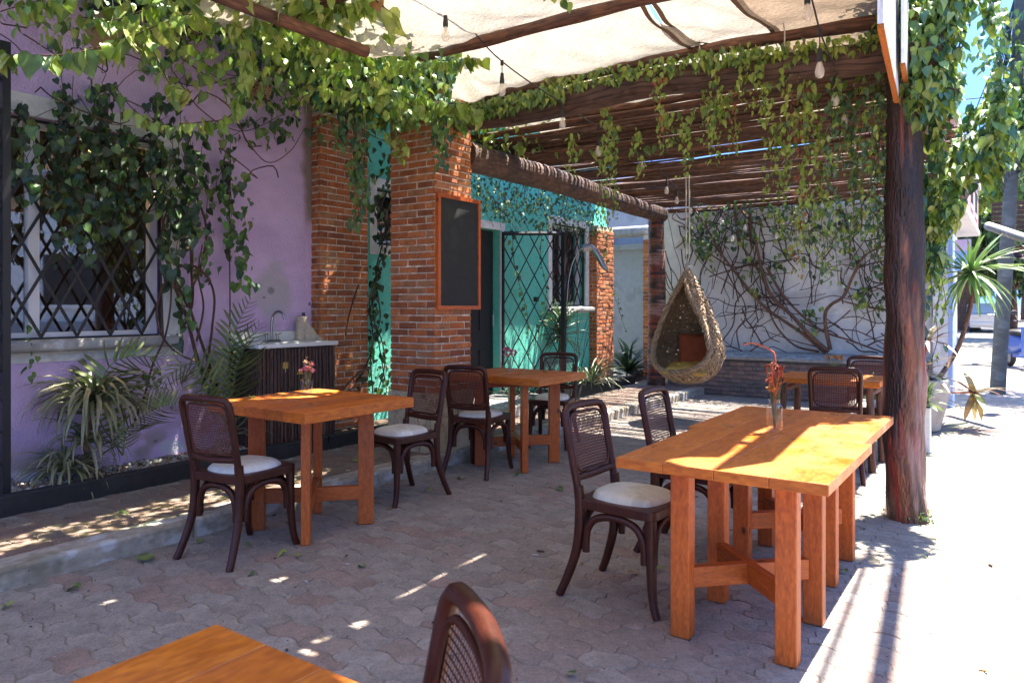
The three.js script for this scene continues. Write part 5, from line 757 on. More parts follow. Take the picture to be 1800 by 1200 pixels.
{ // 4. ivy over the cross log, with strands hanging into the view
  const v = thing('climbing_vine', 'ivy creeping along the big cross log and trailing thin strands below it', 'vine'), L = [];
  for (const [a, b, n, kinds, s] of [[[-4.1, 3.02, -4.95], [-2.9, 3.05, -4.95], 520, ['ovatemid', 'smallmid', 'ovatebright'], [0.04, 0.068]], [[-3.1, 3.12, -4.98], [-1.5, 3.1, -5.05], 400, ['ovatemid', 'smallbright', 'ovatebright'], [0.035, 0.058]], [[-1.7, 3.1, -5.1], [-0.5, 3.02, -5.15], 340, ['ovatebright', 'ovatemid', 'ovatebright'], [0.04, 0.066]]])
    for (let i = 0; i < n; i++) { const p = V(a).lerp(V(b), R()); p.y += rr(-0.09, 0.06) * (1 - 0.4 * R()); p.z += rr(-0.02, 0.1); L.push([pick(LV[pick(kinds)]), lm(p, rr(...s), 0.6 + rr(-0.9, 0.9), rr(-0.9, 0.2), rr(-0.5, 0.5))]); }
  const S = [[-2.855,2.699,-4.955],[-2.694,2.947,-5.188],[-2.726,2.862,-5.409],[-2.131,3.086,-4.969],[-2.129,2.817,-5.091],[-2.016,2.775,-5.17],[-1.741,3.131,-4.995],[-1.752,2.843,-5.109],[-1.531,3.077,-5.018],[-1.428,3.137,-5.029],[-1.397,2.903,-5.11],[-1.266,3.005,-5.079],[-1.253,2.894,-5.332],[-1.178,2.854,-5.383],[-1.185,2.649,-5.743],[-.995,2.971,-5.145],[-.975,2.872,-5.28],[-.932,2.864,-5.432],[-.842,3.027,-5.25],[-.774,3.047,-5.176],[-.733,2.936,-5.265],[-1.659,3.045,-5.173],[-2.394,2.719,-5.152],[-1.867,3.077,-5.151],[-1.42,2.708,-5.459],[-1.163,2.948,-5.151],[-.782,2.644,-5.414],[-.932,2.561,-5.674]], len = [0.3, 0.95, 0.75, 0.5, 0.3, 0.45, 0.75, 0.4, 0.35, 0.5, 0.75, 0.85, 1.3, 0.9, 1.05, 1.45, 0.6, 1.0, 0.75, 1.05, 1.2, 0.6, 0.35, 0.5, 0.85, 1.2, 1.1, 0.7];
  S.forEach((p, i) => { const hs = part('hanging_strand', tube(drop([p, len[i], 0], 0.04), 0.002, { seg: 12, rad: 4, caps: false }), VT, v), q = []; for (let j = 0; j <= 6; j++) q.push([p[0] + 0.015 * Math.sin(j + i), p[1] - len[i] * j / 6, p[2] + 0.015 * Math.cos(j * 1.4 + i)]); const kinds = i % 9 === 3 ? ['ovatebright', 'ovateturn', 'ovaterust'] : p[0] > -1 ? ['ovateblue', 'ovatemid', 'ovatebright'] : ['ovatemid', 'ovatebright', 'ovatebright', 'ovatebright']; strandLeaves(L, q, 0.027, kinds, [0.04, 0.066], { off: 0.045, per: 3, yaw: 0.6, taper: true }); });
  for (const pts of [[[-1.79,2.775,-4.961],[-1.595,2.864,-4.974],[-1.436,2.98,-5.084]], [[-3.086,2.72,-5.404],[-2.948,2.731,-5.985],[-2.409,2.863,-6.113]], [[-1.468,3.019,-5.062],[-1.692,2.775,-5.029],[-1.928,2.79,-5.109],[-2.211,2.78,-5.157]]]) { stem(pts, 0.003, v, VT); strandLeaves(L, pts, 0.06, ['ovatemid', 'ovatebright'], [0.05, 0.08], { off: 0.03 }); }
  leafOut(v, L, 300);
}
{ // 5. big creeper crown on the log post
  const v = thing('climbing_vine', 'bushy green creeper crowning the log post and spilling toward the street', 'vine'), L = [];
  const C = [[-0.5, 3.25, -5.35, 0.3, 0.4, 0.35, 1200], [-0.33, 3.0, -5.6, 0.32, 0.45, 0.4, 2000], [-0.28, 2.55, -5.6, 0.32, 0.42, 0.35, 1500], [-0.43, 2.2, -5.6, 0.17, 0.35, 0.25, 600], [-0.47, 2.75, -5.12, 0.16, 0.3, 0.2, 260], [-0.55, 3.7, -5.4, 0.38, 0.3, 0.4, 900], [-0.5, 1.85, -5.55, 0.1, 0.4, 0.15, 190]];
  for (const [x, y, z, a, b, c, n] of C) for (let i = 0; i < n; i++) { const u = new THREE.Vector3(rr(-1, 1), rr(-1, 1), rr(-1, 1)).normalize().multiplyScalar(Math.pow(R(), 0.35)); const p = [x + u.x * a, y + u.y * b, z + u.z * c], cl = noise(p[0] * 0.4 + 3, p[1] * 0.4 + p[2] * 0.3 + 3, 11, 2); if (cl < 0.28) continue; L.push([pick(LV[pick(['ovateblue', 'ovatemid', 'ovatebright', 'ovatebright'])]), lm(p, rr(0.055, 0.1), rr(-1.2, 2.2), rr(-1.1, 0.1), rr(-0.5, 0.5))]); }
  for (let i = 0; i < 18; i++) { const p = [rr(-0.56, -0.4), rr(1.9, 2.5), rr(-5.9, -5.45)], pts = drop([p, rr(0.3, 0.95), 0], 0.05); stem(pts, 0.0025, v, VT); strandLeaves(L, pts, 0.05, ['ovateblue', 'ovatemid', 'ovatebright'], [0.05, 0.09], { off: 0.05, per: 2, yaw: 0.4, taper: true }); }
  for (let i = 0; i < 14; i++) stem(wiggle([rr(-0.62, -0.5), 2.7, -5.3], [rr(-0.6, -0.15), rr(2.6, 3.6), rr(-5.9, -5.3)], 4, 0.12), rr(0.004, 0.01), v, VT);
  leafOut(v, L, 300);
}
{ // 6. old vine trained on the white garden wall
  const v = thing('climbing_vine', 'old vine with bare crooked trunks fanning over the white garden wall', 'vine'), L = [], Z = -11.4;
  const T = [[[[-2.247,0.704,-11.3],[-2.496,0.928,-11.3],[-2.776,1.242,-11.3],[-3.04,1.497,-11.3],[-3.174,1.816,-11.3],[-3.259,2.207,-11.3],[-3.319,2.513,-11.3],[-3.58,2.968,-11.3]], 0.042], [[[-2.29,0.685,-11.32],[-2.62,0.966,-11.32],[-3.154,1.343,-11.32],[-3.56,1.826,-11.32],[-3.827,2.188,-11.32],[-4.065,2.604,-11.32],[-4.318,3.002,-11.32]], 0.036], [[[-2.228,0.728,-11.32],[-2.29,1.055,-11.32],[-2.29,1.278,-11.32],[-2.213,1.385,-11.32],[-2.061,1.49,-11.32],[-1.927,1.788,-11.32],[-1.765,2.08,-11.32],[-1.478,2.21,-11.32]], 0.038], [[[-3.134,1.946,-11.34],[-2.884,1.513,-11.34],[-2.387,1.029,-11.34],[-1.93,0.859,-11.34],[-1.494,0.697,-11.34]], 0.028], [[[-1.496,1.305,-11.35],[-1.711,1.344,-11.35],[-1.991,1.409,-11.35],[-2.082,1.442,-11.35]], 0.022], [[[-2.391,0.696,-11.36],[-2.71,0.769,-11.36],[-2.956,1.001,-11.36],[-3.106,1.3,-11.36],[-3.165,1.688,-11.36],[-3.208,1.949,-11.36]], 0.022], [[[-3.643,3.007,-11.36],[-3.555,2.4,-11.36],[-3.293,1.951,-11.36],[-3.123,1.601,-11.36]], 0.03], [[[-3.383,3.004,-11.37],[-3.4,2.568,-11.37],[-3.365,2.216,-11.37]], 0.035], [[[-4.135,1.16,-11.36],[-3.823,0.851,-11.36],[-3.643,0.705,-11.36]], 0.012], [[[-3.555,0.708,-11.36],[-3.59,0.989,-11.36],[-3.467,1.167,-11.36],[-3.484,1.43,-11.36],[-3.688,1.697,-11.36],[-4.006,1.901,-11.36],[-4.239,2.162,-11.36],[-4.334,2.44,-11.36],[-4.052,2.516,-11.36],[-3.823,2.414,-11.36]], 0.013], [[[-3.397,0.66,-11.36],[-3.165,0.824,-11.36],[-2.914,0.959,-11.36]], 0.014], [[[-2.391,0.762,-11.36],[-2.71,0.837,-11.36],[-3.208,0.996,-11.36]], 0.012]];
  for (const [p, r] of T) part('trunk', tube(p, (t) => mix(r * 0.8, r * 0.4, t), { seg: p.length * 8, rad: 9, bump: 0.18 }), M.trunk, v);
  const thin = []; for (let i = 0; i < 190; i++) { const x = rr(-4.6, -1.1), y = rr(0.7, 2.9), a = rr(-0.6, 0.6) + (R() < 0.6 ? 1.57 : 0), l = rr(0.4, 1.3); const A = [x, y, Z + rr(-0.05, 0.1)], B = [clamp(x + Math.cos(a) * l, -4.8, -1), clamp(y + Math.sin(a) * l, 0.68, 3), Z + rr(-0.05, 0.1)]; thin.push(tube(wiggle(A, B, 4, 0.09), rr(0.004, 0.011), { seg: 14, rad: 5, caps: false })); if (thin.length === 8) { part('branch', thin.splice(0), VT, v); } }
  for (let i = 0; i < 62; i++) { const x = rr(-4.5, -1.05), y = 1.0 + 2.1 * Math.pow(R(), 0.75), n = 3 + Math.floor(R() * 9); for (let k = 0; k < n; k++) L.push([pick(LV[pick(['ovatemid', 'heartmid', 'ovatedeep', 'heartbright'])]), lm([x + rr(-0.11, 0.11), y + rr(-0.16, 0.16), Z + rr(0.0, 0.16)], rr(0.06, 0.1), rr(-0.8, 0.8), rr(-0.8, 0.3), rr(-0.6, 0.6))]); }
  for (let i = 0; i < 330; i++) L.push([pick(LV[pick(['ovatemid', 'heartmid', 'ovatedeep'])]), lm([rr(-4.3, -0.9), 2.3 + 0.9 * R(), Z + rr(0, 0.4)], rr(0.06, 0.1), rr(-0.8, 0.8), rr(-0.8, 0.3), rr(-0.6, 0.6))].slice());
  leafOut(v, L, 160);
}
{ // 7. wispy vine on the turquoise wall
  const v = thing('climbing_vine', 'wispy vine netting the upper turquoise wall above door and gate', 'vine'), L = [], X = -5.42;
  for (let i = 0; i < 60; i++) { const A = [X, rr(2.5, 3.4), rr(-10.2, -6.4)], B = [X + rr(0, 0.1), A[1] + rr(-0.7, 0.1), A[2] + rr(-0.7, 0.7)]; stem(wiggle(A, B, 4, 0.08), rr(0.002, 0.005), v, VT, 'stem', 10); }
  for (let i = 0; i < 1700; i++) { const z = rr(-10.2, -6.3); L.push([pick(LV[pick(['smallmid', 'ovatemid', 'smalldeep', 'ovatedeep'])]), lm([X + rr(0, 0.25), 2.4 + 0.9 * Math.pow(R(), 0.8), z], rr(0.03, 0.06), 1.2 + rr(-0.8, 0.8), rr(-0.8, 0.3), rr(-0.6, 0.6))]); }
  for (const pts of [[[-5.4,2.377,-7.827],[-5.4,1.864,-7.892],[-5.4,1.345,-8.161],[-5.4,0.963,-8.23]], [[-5.4,2.523,-8.588],[-5.4,2.047,-8.515],[-5.4,1.581,-8.662],[-5.4,1.034,-8.442],[-5.4,0.734,-8.23]], [[-5.4,2.567,-9.983],[-5.4,2.994,-9.893],[-5.4,3.229,-10.359]], [[-5.35,1.705,-10.556],[-5.35,1.249,-10.861],[-5.35,0.964,-11.072]], [[-5.3,2.236,-10.359],[-5.3,2.409,-10.282],[-5.3,1.877,-10.32]]]) { stem(pts, 0.004, v, VT); strandLeaves(L, pts, 0.08, ['smallmid', 'smalldeep'], [0.04, 0.07], { off: 0.04, yaw: 1 }); }
  leafOut(v, L, 60);
}
{ // 8. vine in the slot between pilaster and pillar
  const v = thing('climbing_vine', 'thin vine climbing the narrow turquoise strip between pilaster and brick pillar', 'vine'), L = [];
  for (const pts of [[[-5.42,0.478,-5.353],[-5.42,0.886,-5.329],[-5.42,1.231,-5.458],[-5.42,1.698,-5.393],[-5.42,2.055,-5.491],[-5.42,2.393,-5.353]], [[-5.42,0.458,-5.558],[-5.42,0.997,-5.434],[-5.42,1.348,-5.353],[-5.42,1.758,-5.426],[-5.42,2.001,-5.558],[-5.42,2.465,-5.475]], [[-5.38,0.518,-4.969],[-5.38,0.723,-5.196],[-5.38,1.003,-5.313],[-5.38,1.463,-5.274],[-5.38,1.758,-5.451]], [[-5.4,0.419,-5.373],[-5.4,0.759,-5.504],[-5.4,1.056,-5.438],[-5.4,1.233,-5.294],[-5.4,1.581,-5.389]]]) { stem(pts, 0.007, v, VT); strandLeaves(L, pts, 0.07, ['smallmid', 'ovatedeep', 'smalldeep'], [0.05, 0.08], { off: 0.07, yaw: 1, per: 2 }); }
  stem([[-5.33,1.075,-4.901],[-5.33,1.239,-4.938],[-5.33,1.404,-4.997],[-5.33,1.572,-5.071]], 0.008, v, VT); stem([[-5.3,0.539,-4.809],[-5.3,0.686,-5.006],[-5.3,0.756,-5.195]], 0.012, v, M.trunk);
  for (let i = 0; i < 140; i++) L.push([pick(LV[pick(['smalldeep', 'ovatedeep', 'smallmid'])]), lm([-5.4 + rr(0, 0.2), rr(2.35, 3.1), rr(-6.2, -5.3)], rr(0.05, 0.08), 1 + rr(-0.8, 0.8), rr(-0.8, 0.2), rr(-0.5, 0.5))]);
  leafOut(v, L, 60);
}
{ // 9. trailing creeper in front of the pillar head
  const v = thing('climbing_vine', 'creeper strands trailing down in front of the brick pillar head', 'vine'), L = [];
  for (const [p, l, k] of [...[[-4.51,3.043,-4.056],[-4.457,3.135,-4.093],[-4.472,3.025,-4.204],[-4.403,2.862,-4.252],[-4.433,2.746,-4.231]].map((q) => [q, rr(0.35, 0.75), ['ovateblue', 'ovatemid']]), ...[[-4.141,3.066,-4.311],[-4.111,2.906,-4.332]].map((q) => [q, 0.35, ['ovatebright', 'ovateturn']]), ...[[-3.895,3.034,-4.541],[-3.857,2.942,-4.567],[-3.827,3.08,-4.588]].map((q) => [q, rr(0.35, 0.5), ['ovatemid', 'ovateblue']]), ...[[-4.009,3.089,-4.402],[-3.727,3.043,-4.597],[-3.652,2.974,-4.649]].map((q) => [q, 0.16, ['ovatebright', 'ovatemid']])]) { const pts = drop([p, l, 0], 0.03); stem(pts, 0.0025, v, VT); strandLeaves(L, pts, 0.035, k, [0.055, 0.085], { off: 0.05, per: 2, yaw: 0.5 }); }
  for (let i = 0; i < 420; i++) { const p = [rr(-4.9, -3.75), rr(3.0, 3.5), rr(-5.1, -4.3)]; L.push([pick(LV[pick(['ovatemid', 'ovatebright', 'heartmid', 'ovateturn', 'ovaterust'].slice(0, R() < 0.97 ? 4 : 5))]), lm(p, rr(0.06, 0.1), 0.5 + rr(-1, 1), rr(-0.9, 0.2), rr(-0.5, 0.5))]); }
  leafOut(v, L, 200);
}
// ---------------------------------------------------------------- potted and bedded plants
const strapSet = (cols, kind = 'strap', o = {}) => cols.map((c, i) => leafGeo(kind, { c, tip: o.tip ?? c, fold: o.fold ?? 0.5, curl: o.curl ? o.curl[i % o.curl.length] : 0.3, bend: o.bend ? o.bend[i % o.bend.length] : 0, wave: 0.004, ph: i }));
function rosette(parent, c, n, len, set, o = {}) { // leaves radiating from a point
  const L = []; for (let i = 0; i < n; i++) { const a = o.yaw !== undefined ? o.yaw + rr(-o.spread, o.spread) : i * 2.4 + rr(-0.3, 0.3), el = rr(o.el?.[0] ?? -0.2, o.el?.[1] ?? 1.4); const s = rr(len[0], len[1]); L.push([pick(set), lm([c[0] + rr(-0.02, 0.02), c[1] + rr(-0.02, 0.02), c[2] + rr(-0.02, 0.02)], s, a, -1.57 - el, rr(-0.2, 0.2), o.wide ?? 1)]); } return L;
}
function frond(parent, pts, leafLen, set, n = 26, hang = 0.5) {
  part('rachis', tube(pts, (t) => mix(0.006, 0.002, t), { seg: 18, rad: 5 }), M.stemGreen, parent); const L = [];
  along(pts, 1 / n, () => {}); const c = new THREE.CatmullRomCurve3(pts.map(V), false, 'centripetal');
  for (let i = 2; i <= n; i++) { const t = i / n, p = c.getPointAt(t), d = c.getTangentAt(t), side = new THREE.Vector3().crossVectors(d, new THREE.Vector3(0.75, 0.2, 0.6)).normalize(); for (const s of [-1, 1]) { const dir = side.clone().multiplyScalar(s).addScaledVector(d, 0.55 + 0.5 * t).add(new THREE.Vector3(rr(-0.1, 0.1), -hang * rr(0.3, 0.8), rr(-0.1, 0.1))).normalize(), l = leafLen * Math.sin(Math.PI * (0.12 + 0.8 * t)) * rr(0.85, 1.1); const q = new THREE.Quaternion().setFromUnitVectors(new THREE.Vector3(0, -1, 0), dir), m = new THREE.Matrix4().compose(p, q, new THREE.Vector3(l * 1.5, l, l)); L.push([pick(set), m]); } }
  return L;
}
const palmSet = strapSet([[0.16, 0.24, 0.07], [0.2, 0.27, 0.08], [0.12, 0.18, 0.055]], 'strap', { curl: [0.15, 0.3], tip: [0.2, 0.17, 0.05] }), yuccaSet = strapSet([[0.06, 0.13, 0.03], [0.09, 0.17, 0.04], [0.12, 0.2, 0.05]], 'strap', { curl: [0.15, 0.4, 0.25] }), dracSet = strapSet([[0.34, 0.36, 0.16], [0.22, 0.27, 0.1], [0.42, 0.42, 0.22], [0.15, 0.19, 0.08]], 'strap', { bend: [1.9, 2.5, 2.2, 1.5], tip: [0.3, 0.25, 0.13] }), grassSet = strapSet([[0.16, 0.2, 0.08], [0.22, 0.25, 0.11]], 'strap', { bend: [1.3, 2] }), darkSet = strapSet([[0.03, 0.06, 0.02], [0.04, 0.075, 0.025]], 'strap', { curl: [0.2, 0.45] });
{
  const p = thing('areca_palm', 'feathery green palm fronds between the window and the wash stand', 'palm', [0, 0, 0]); let L = [];
  for (const [pts, l, n, h] of [[[[-5.22,0.305,-2.709],[-5.22,0.607,-2.541],[-5.22,0.802,-2.557],[-5.22,0.936,-2.611],[-5.22,0.994,-2.709],[-5.22,1.002,-2.853],[-5.22,0.954,-3.033]], 0.27, 26, 0.9], [[[-5.15,0.428,-3.501],[-5.15,0.786,-3.362],[-5.15,0.918,-3.233],[-5.15,0.917,-3.117],[-5.15,0.849,-3.01],[-5.15,0.73,-2.941]], 0.2, 22, 0.8], [[[-5.1,0.329,-2.647],[-5.1,0.495,-2.674],[-5.1,0.57,-2.767],[-5.1,0.63,-2.912],[-5.1,0.651,-3.096]], 0.2, 26, 0.25], [[[-5.2,0.355,-3.51],[-5.2,0.628,-3.495],[-5.2,0.896,-3.535],[-5.2,1.19,-3.613],[-5.2,1.421,-3.746]], 0.24, 24, 0.25], [[[-5.18,0.355,-3.522],[-5.18,0.668,-3.563],[-5.18,0.982,-3.652],[-5.18,1.209,-3.814]], 0.26, 20, 0.3], [[[-5.15,0.464,-3.401],[-5.15,0.786,-3.256],[-5.15,0.971,-3.072],[-5.15,1.037,-3.028]], 0.16, 16, 0.5]]) L = L.concat(frond(p, pts, l, palmSet, n, h));
  leafOut(p, L, 300);
  const q = thing('palm_fronds', 'dry fan of narrow palm leaves low in the bed beside the wash stand', 'palm'); leafOut(q, rosette(q, [[-5.12,0.358,-3.542]][0], 16, [0.22, 0.4], grassSet, { el: [0.1, 1.2], wide: 0.6 }), 40); part('stem', rod([[-5.12,0.222,-3.542]][0], [[-5.12,0.367,-3.542]][0], 0.01), M.stemGreen, q);
}
{
  const d = thing('dracaena', 'tall clump of pale striped drooping strap leaves before the purple wall', 'plant'), a = [[-5.25,0.685,-2.529],[-5.25,0.438,-2.473],[-5.25,0.286,-2.346],[-5.25,0.229,-2.058]]; part('stem', tube([[a[0][0], 0.12, a[0][2] - 0.02], a[1], a[0]], 0.02, { seg: 8 }), M.trunk, d); leafOut(d, [...rosette(d, a[0], 150, [0.42, 0.62], dracSet, { el: [0.5, 1.45], wide: 0.55 }), ...rosette(d, a[1], 40, [0.3, 0.45], dracSet, { el: [0.2, 1.2], wide: 0.55 })], 200);
  const e = thing('dracaena', 'low spiky clump of pale striped leaves nearest the kerb by the lattice gate', 'plant'); part('stem', rod([a[2][0], 0.1, a[2][2]], [a[2][0], 0.3, a[2][2]], 0.015), M.trunk, e); leafOut(e, rosette(e, [a[2][0], 0.26, a[2][2]], 80, [0.3, 0.46], dracSet, { el: [0.3, 1.3], wide: 0.55 }), 120);
}
{
  const y = thing('yucca', 'spiky dark green yucca growing behind the open iron gate', 'plant'), c = [[-5.3,0.944,-8.879]][0]; part('stem', tube([[c[0], 0.1, c[2]], [c[0] + 0.01, 0.5, c[2]], c], 0.022, { seg: 8 }), M.trunk, y); leafOut(y, [...rosette(y, c, 80, [0.3, 0.5], darkSet, { el: [-0.5, 1.4], wide: 0.6 }), ...rosette(y, [c[0], c[1] + 0.2, c[2]], 40, [0.25, 0.42], yuccaSet, { el: [0.1, 1.4], wide: 0.6 })], 120);
  const g = thing('fern', 'dark fern fronds in the bed by the doorway', 'plant'), b = [[-5.25,0.471,-7.802]][0]; leafOut(g, [...rosette(g, [b[0], 0.2, b[2]], 60, [0.3, 0.55], darkSet, { el: [0.2, 1.3], wide: 0.5 }), ...rosette(g, [b[0], 0.25, b[2] - 0.4], 30, [0.3, 0.5], darkSet, { el: [0.2, 1.3], wide: 0.5 })], 60);
  const h = thing('grass_clump', 'arching pale grass clump below the turquoise wall window', 'plant'), f = [[-5.3,0.313,-9.799]][0]; leafOut(h, rosette(h, [f[0], 0.15, f[2]], 90, [0.45, 0.75], grassSet, { el: [0.7, 1.45], wide: 0.45 }), 60);
  const k = thing('fern', 'soft green fern in front of the grey recessed panel', 'plant'), m = [[-5.551,0.356,-11.6]][0]; leafOut(k, [...rosette(k, [m[0], 0.2, m[2]], 70, [0.35, 0.7], darkSet, { el: [0.2, 1.4] }), ...rosette(k, [m[0], 0.55, m[2]], 24, [0.25, 0.4], yuccaSet, { el: [-0.2, 1.2] })], 40);
  const t = thing('shrub', 'thin bare twigged shrub beside the turquoise wall', 'shrub'), u = [[-5.25,0.362,-9.194]][0]; for (let i = 0; i < 9; i++) { const w = wiggle([u[0], 0.1, u[2]], [u[0] + rr(-0.1, 0.1), rr(0.9, 1.3), u[2] - rr(-0.3, 0.5)], 4, 0.06); part('twig', tube(w, 0.004, { seg: 10, rad: 4 }), VT, t); }
}
{
  const B = [[-.808,0,-9.175]][0], p = thing('planter_pot', 'large pale grey flared pot on the sunny pavement behind the log post', 'pot', [B[0] - 0.05, 0, B[2]]); part('pot', lathe([[0, 0.0], [0.15, 0], [0.17, 0.03], [0.235, 0.3], [0.262, 0.46], [0.258, 0.56], [0.245, 0.57], [0.232, 0.555], [0.235, 0.5], [0, 0.5]], 36), M.potGrey, p); part('soil', new THREE.CylinderGeometry(0.232, 0.232, 0.02, 24).translate(0, 0.51, 0), M.soil, p);
  const H = [[-.736,0.585,-9.879],[-.666,0.684,-9.928],[-.573,0.883,-9.992],[-.491,1.181,-10.049],[-.442,1.479,-10.083],[-.453,1.758,-10.075]], y = thing('yucca_palm', 'yucca palm with a leaning thin trunk growing from the grey pot', 'palm'); part('trunk', tube([[B[0] + 0.02, 0.45, B[2]], ...H.slice(1)], (t) => mix(0.03, 0.024, t), { seg: 24, rad: 9, bump: 0.2, freq: 60 }), M.trunk, y);
  const bigYucca = strapSet([[0.12, 0.24, 0.05], [0.17, 0.3, 0.07], [0.22, 0.34, 0.09]], 'strap', { curl: [0.12, 0.3, 0.55] }); leafOut(y, rosette(y, H[5], 76, [0.42, 0.72], bigYucca, { el: [-0.85, 1.1], wide: 0.85 }), 84);
  const cset = strapSet([[0.22, 0.16, 0.06], [0.2, 0.07, 0.06], [0.3, 0.2, 0.08], [0.1, 0.12, 0.04], [0.36, 0.3, 0.13]], 'blade', { curl: [0.4, 0.7, 0.2], fold: 0.35 }), c1 = thing('cordyline', 'reddish bronze broad leaved plant in the grey pot beside the post', 'plant'), q = [[-.868,0.625,-9.242],[-.827,0.971,-9.27]]; part('stem', tube([[B[0] - 0.1, 0.48, B[2]], q[0], q[1]], 0.012, { seg: 8 }), M.dry, c1); leafOut(c1, [...rosette(c1, q[0], 22, [0.28, 0.45], cset, { el: [-0.4, 1.1] }), ...rosette(c1, q[1], 16, [0.25, 0.4], cset, { el: [0.2, 1.4] })], 40);
  const c2 = thing('cordyline', 'bronze and orange leaved spray leaning out of the grey pot toward the street', 'plant'), s = [[-.775,0.406,-9.306],[-.569,0.406,-9.448],[-.403,0.406,-9.563]]; part('stem', tube([[B[0] + 0.05, 0.5, B[2]], s[0], s[1], s[2]], 0.01, { seg: 10 }), M.dry, c2); leafOut(c2, [...rosette(c2, s[2], 13, [0.3, 0.46], cset, { el: [-0.7, 1.1], wide: 1.15 }), ...rosette(c2, s[0], 10, [0.25, 0.36], cset, { el: [-0.5, 0.8] })], 30);
  const fresh = strapSet([[0.2, 0.34, 0.06], [0.27, 0.4, 0.1], [0.15, 0.28, 0.06]], 'blade', { curl: [0.3, 0.6, 0.1], fold: 0.3 });
  const a = thing('succulent', 'bright fleshy leaved plant peeping out just behind the log post foot', 'plant'), ap = [[-1.372,0,-9.502]][0]; part('stem', tube([[ap[0], 0, ap[2]], [ap[0] - 0.02, 0.25, ap[2]], [ap[0] - 0.03, 0.42, ap[2]]], 0.022, { seg: 8 }), M.stemGreen, a); leafOut(a, [...rosette(a, [ap[0] - 0.02, 0.3, ap[2]], 16, [0.16, 0.26], fresh, { el: [-0.3, 1.3], wide: 1.5 }), ...rosette(a, [ap[0] - 0.03, 0.42, ap[2]], 12, [0.14, 0.22], fresh, { el: [0.2, 1.4], wide: 1.5 })], 30);
  const w = [[-.706,0,-7.807]][0], wp = thing('white_planter', 'slim white planter box tucked behind the sunlit side of the log post', 'planter', [w[0], 0, w[2]]); part('box', [rbox(0.085, 0.42, 0.1, 0.01, [0, 0.21, 0], [0, 0, 0], 'y', 2)], M.signWhite, wp); part('soil', box(0.07, 0.01, 0.08, [0, 0.421, 0]), M.soil, wp);
  const b = thing('succulent', 'yellow green rosette plant in the slim white planter', 'plant', [w[0], 0.42, w[2]]); leafOut(b, [...rosette(b, [0, 0.04, 0], 18, [0.16, 0.27], fresh, { el: [-0.3, 1.3], wide: 1.4 }), ...rosette(b, [0.02, 0.14, 0], 10, [0.14, 0.22], fresh, { el: [0.1, 1.4], wide: 1.4 })].map(([g, m]) => [g, m]), 30);
  const k = thing('weed', 'small silvery weed growing at the foot of the log post', 'weed'), wb = [[-.524,0,-5.247]][0], WL = []; for (let i = 0; i < 170; i++) { const h = rr(0.01, 0.085); WL.push([pick(LV[pick(['smallblue', 'smallmid', 'smallbright'])]), lm([wb[0] + rr(-0.1, 0.1) * (1 - h * 4), h, wb[2] + rr(-0.06, 0.06)], rr(0.012, 0.03), R() * 6, rr(-1.4, 0), 0)]); } leafOut(k, WL, 0); for (let i = 0; i < 8; i++) part('stem', rod([wb[0] + rr(-0.03, 0.03), 0, wb[2]], [wb[0] + rr(-0.08, 0.08), rr(0.05, 0.09), wb[2] + rr(-0.04, 0.04)], 0.0015, 4), M.stemGreen, k);
}
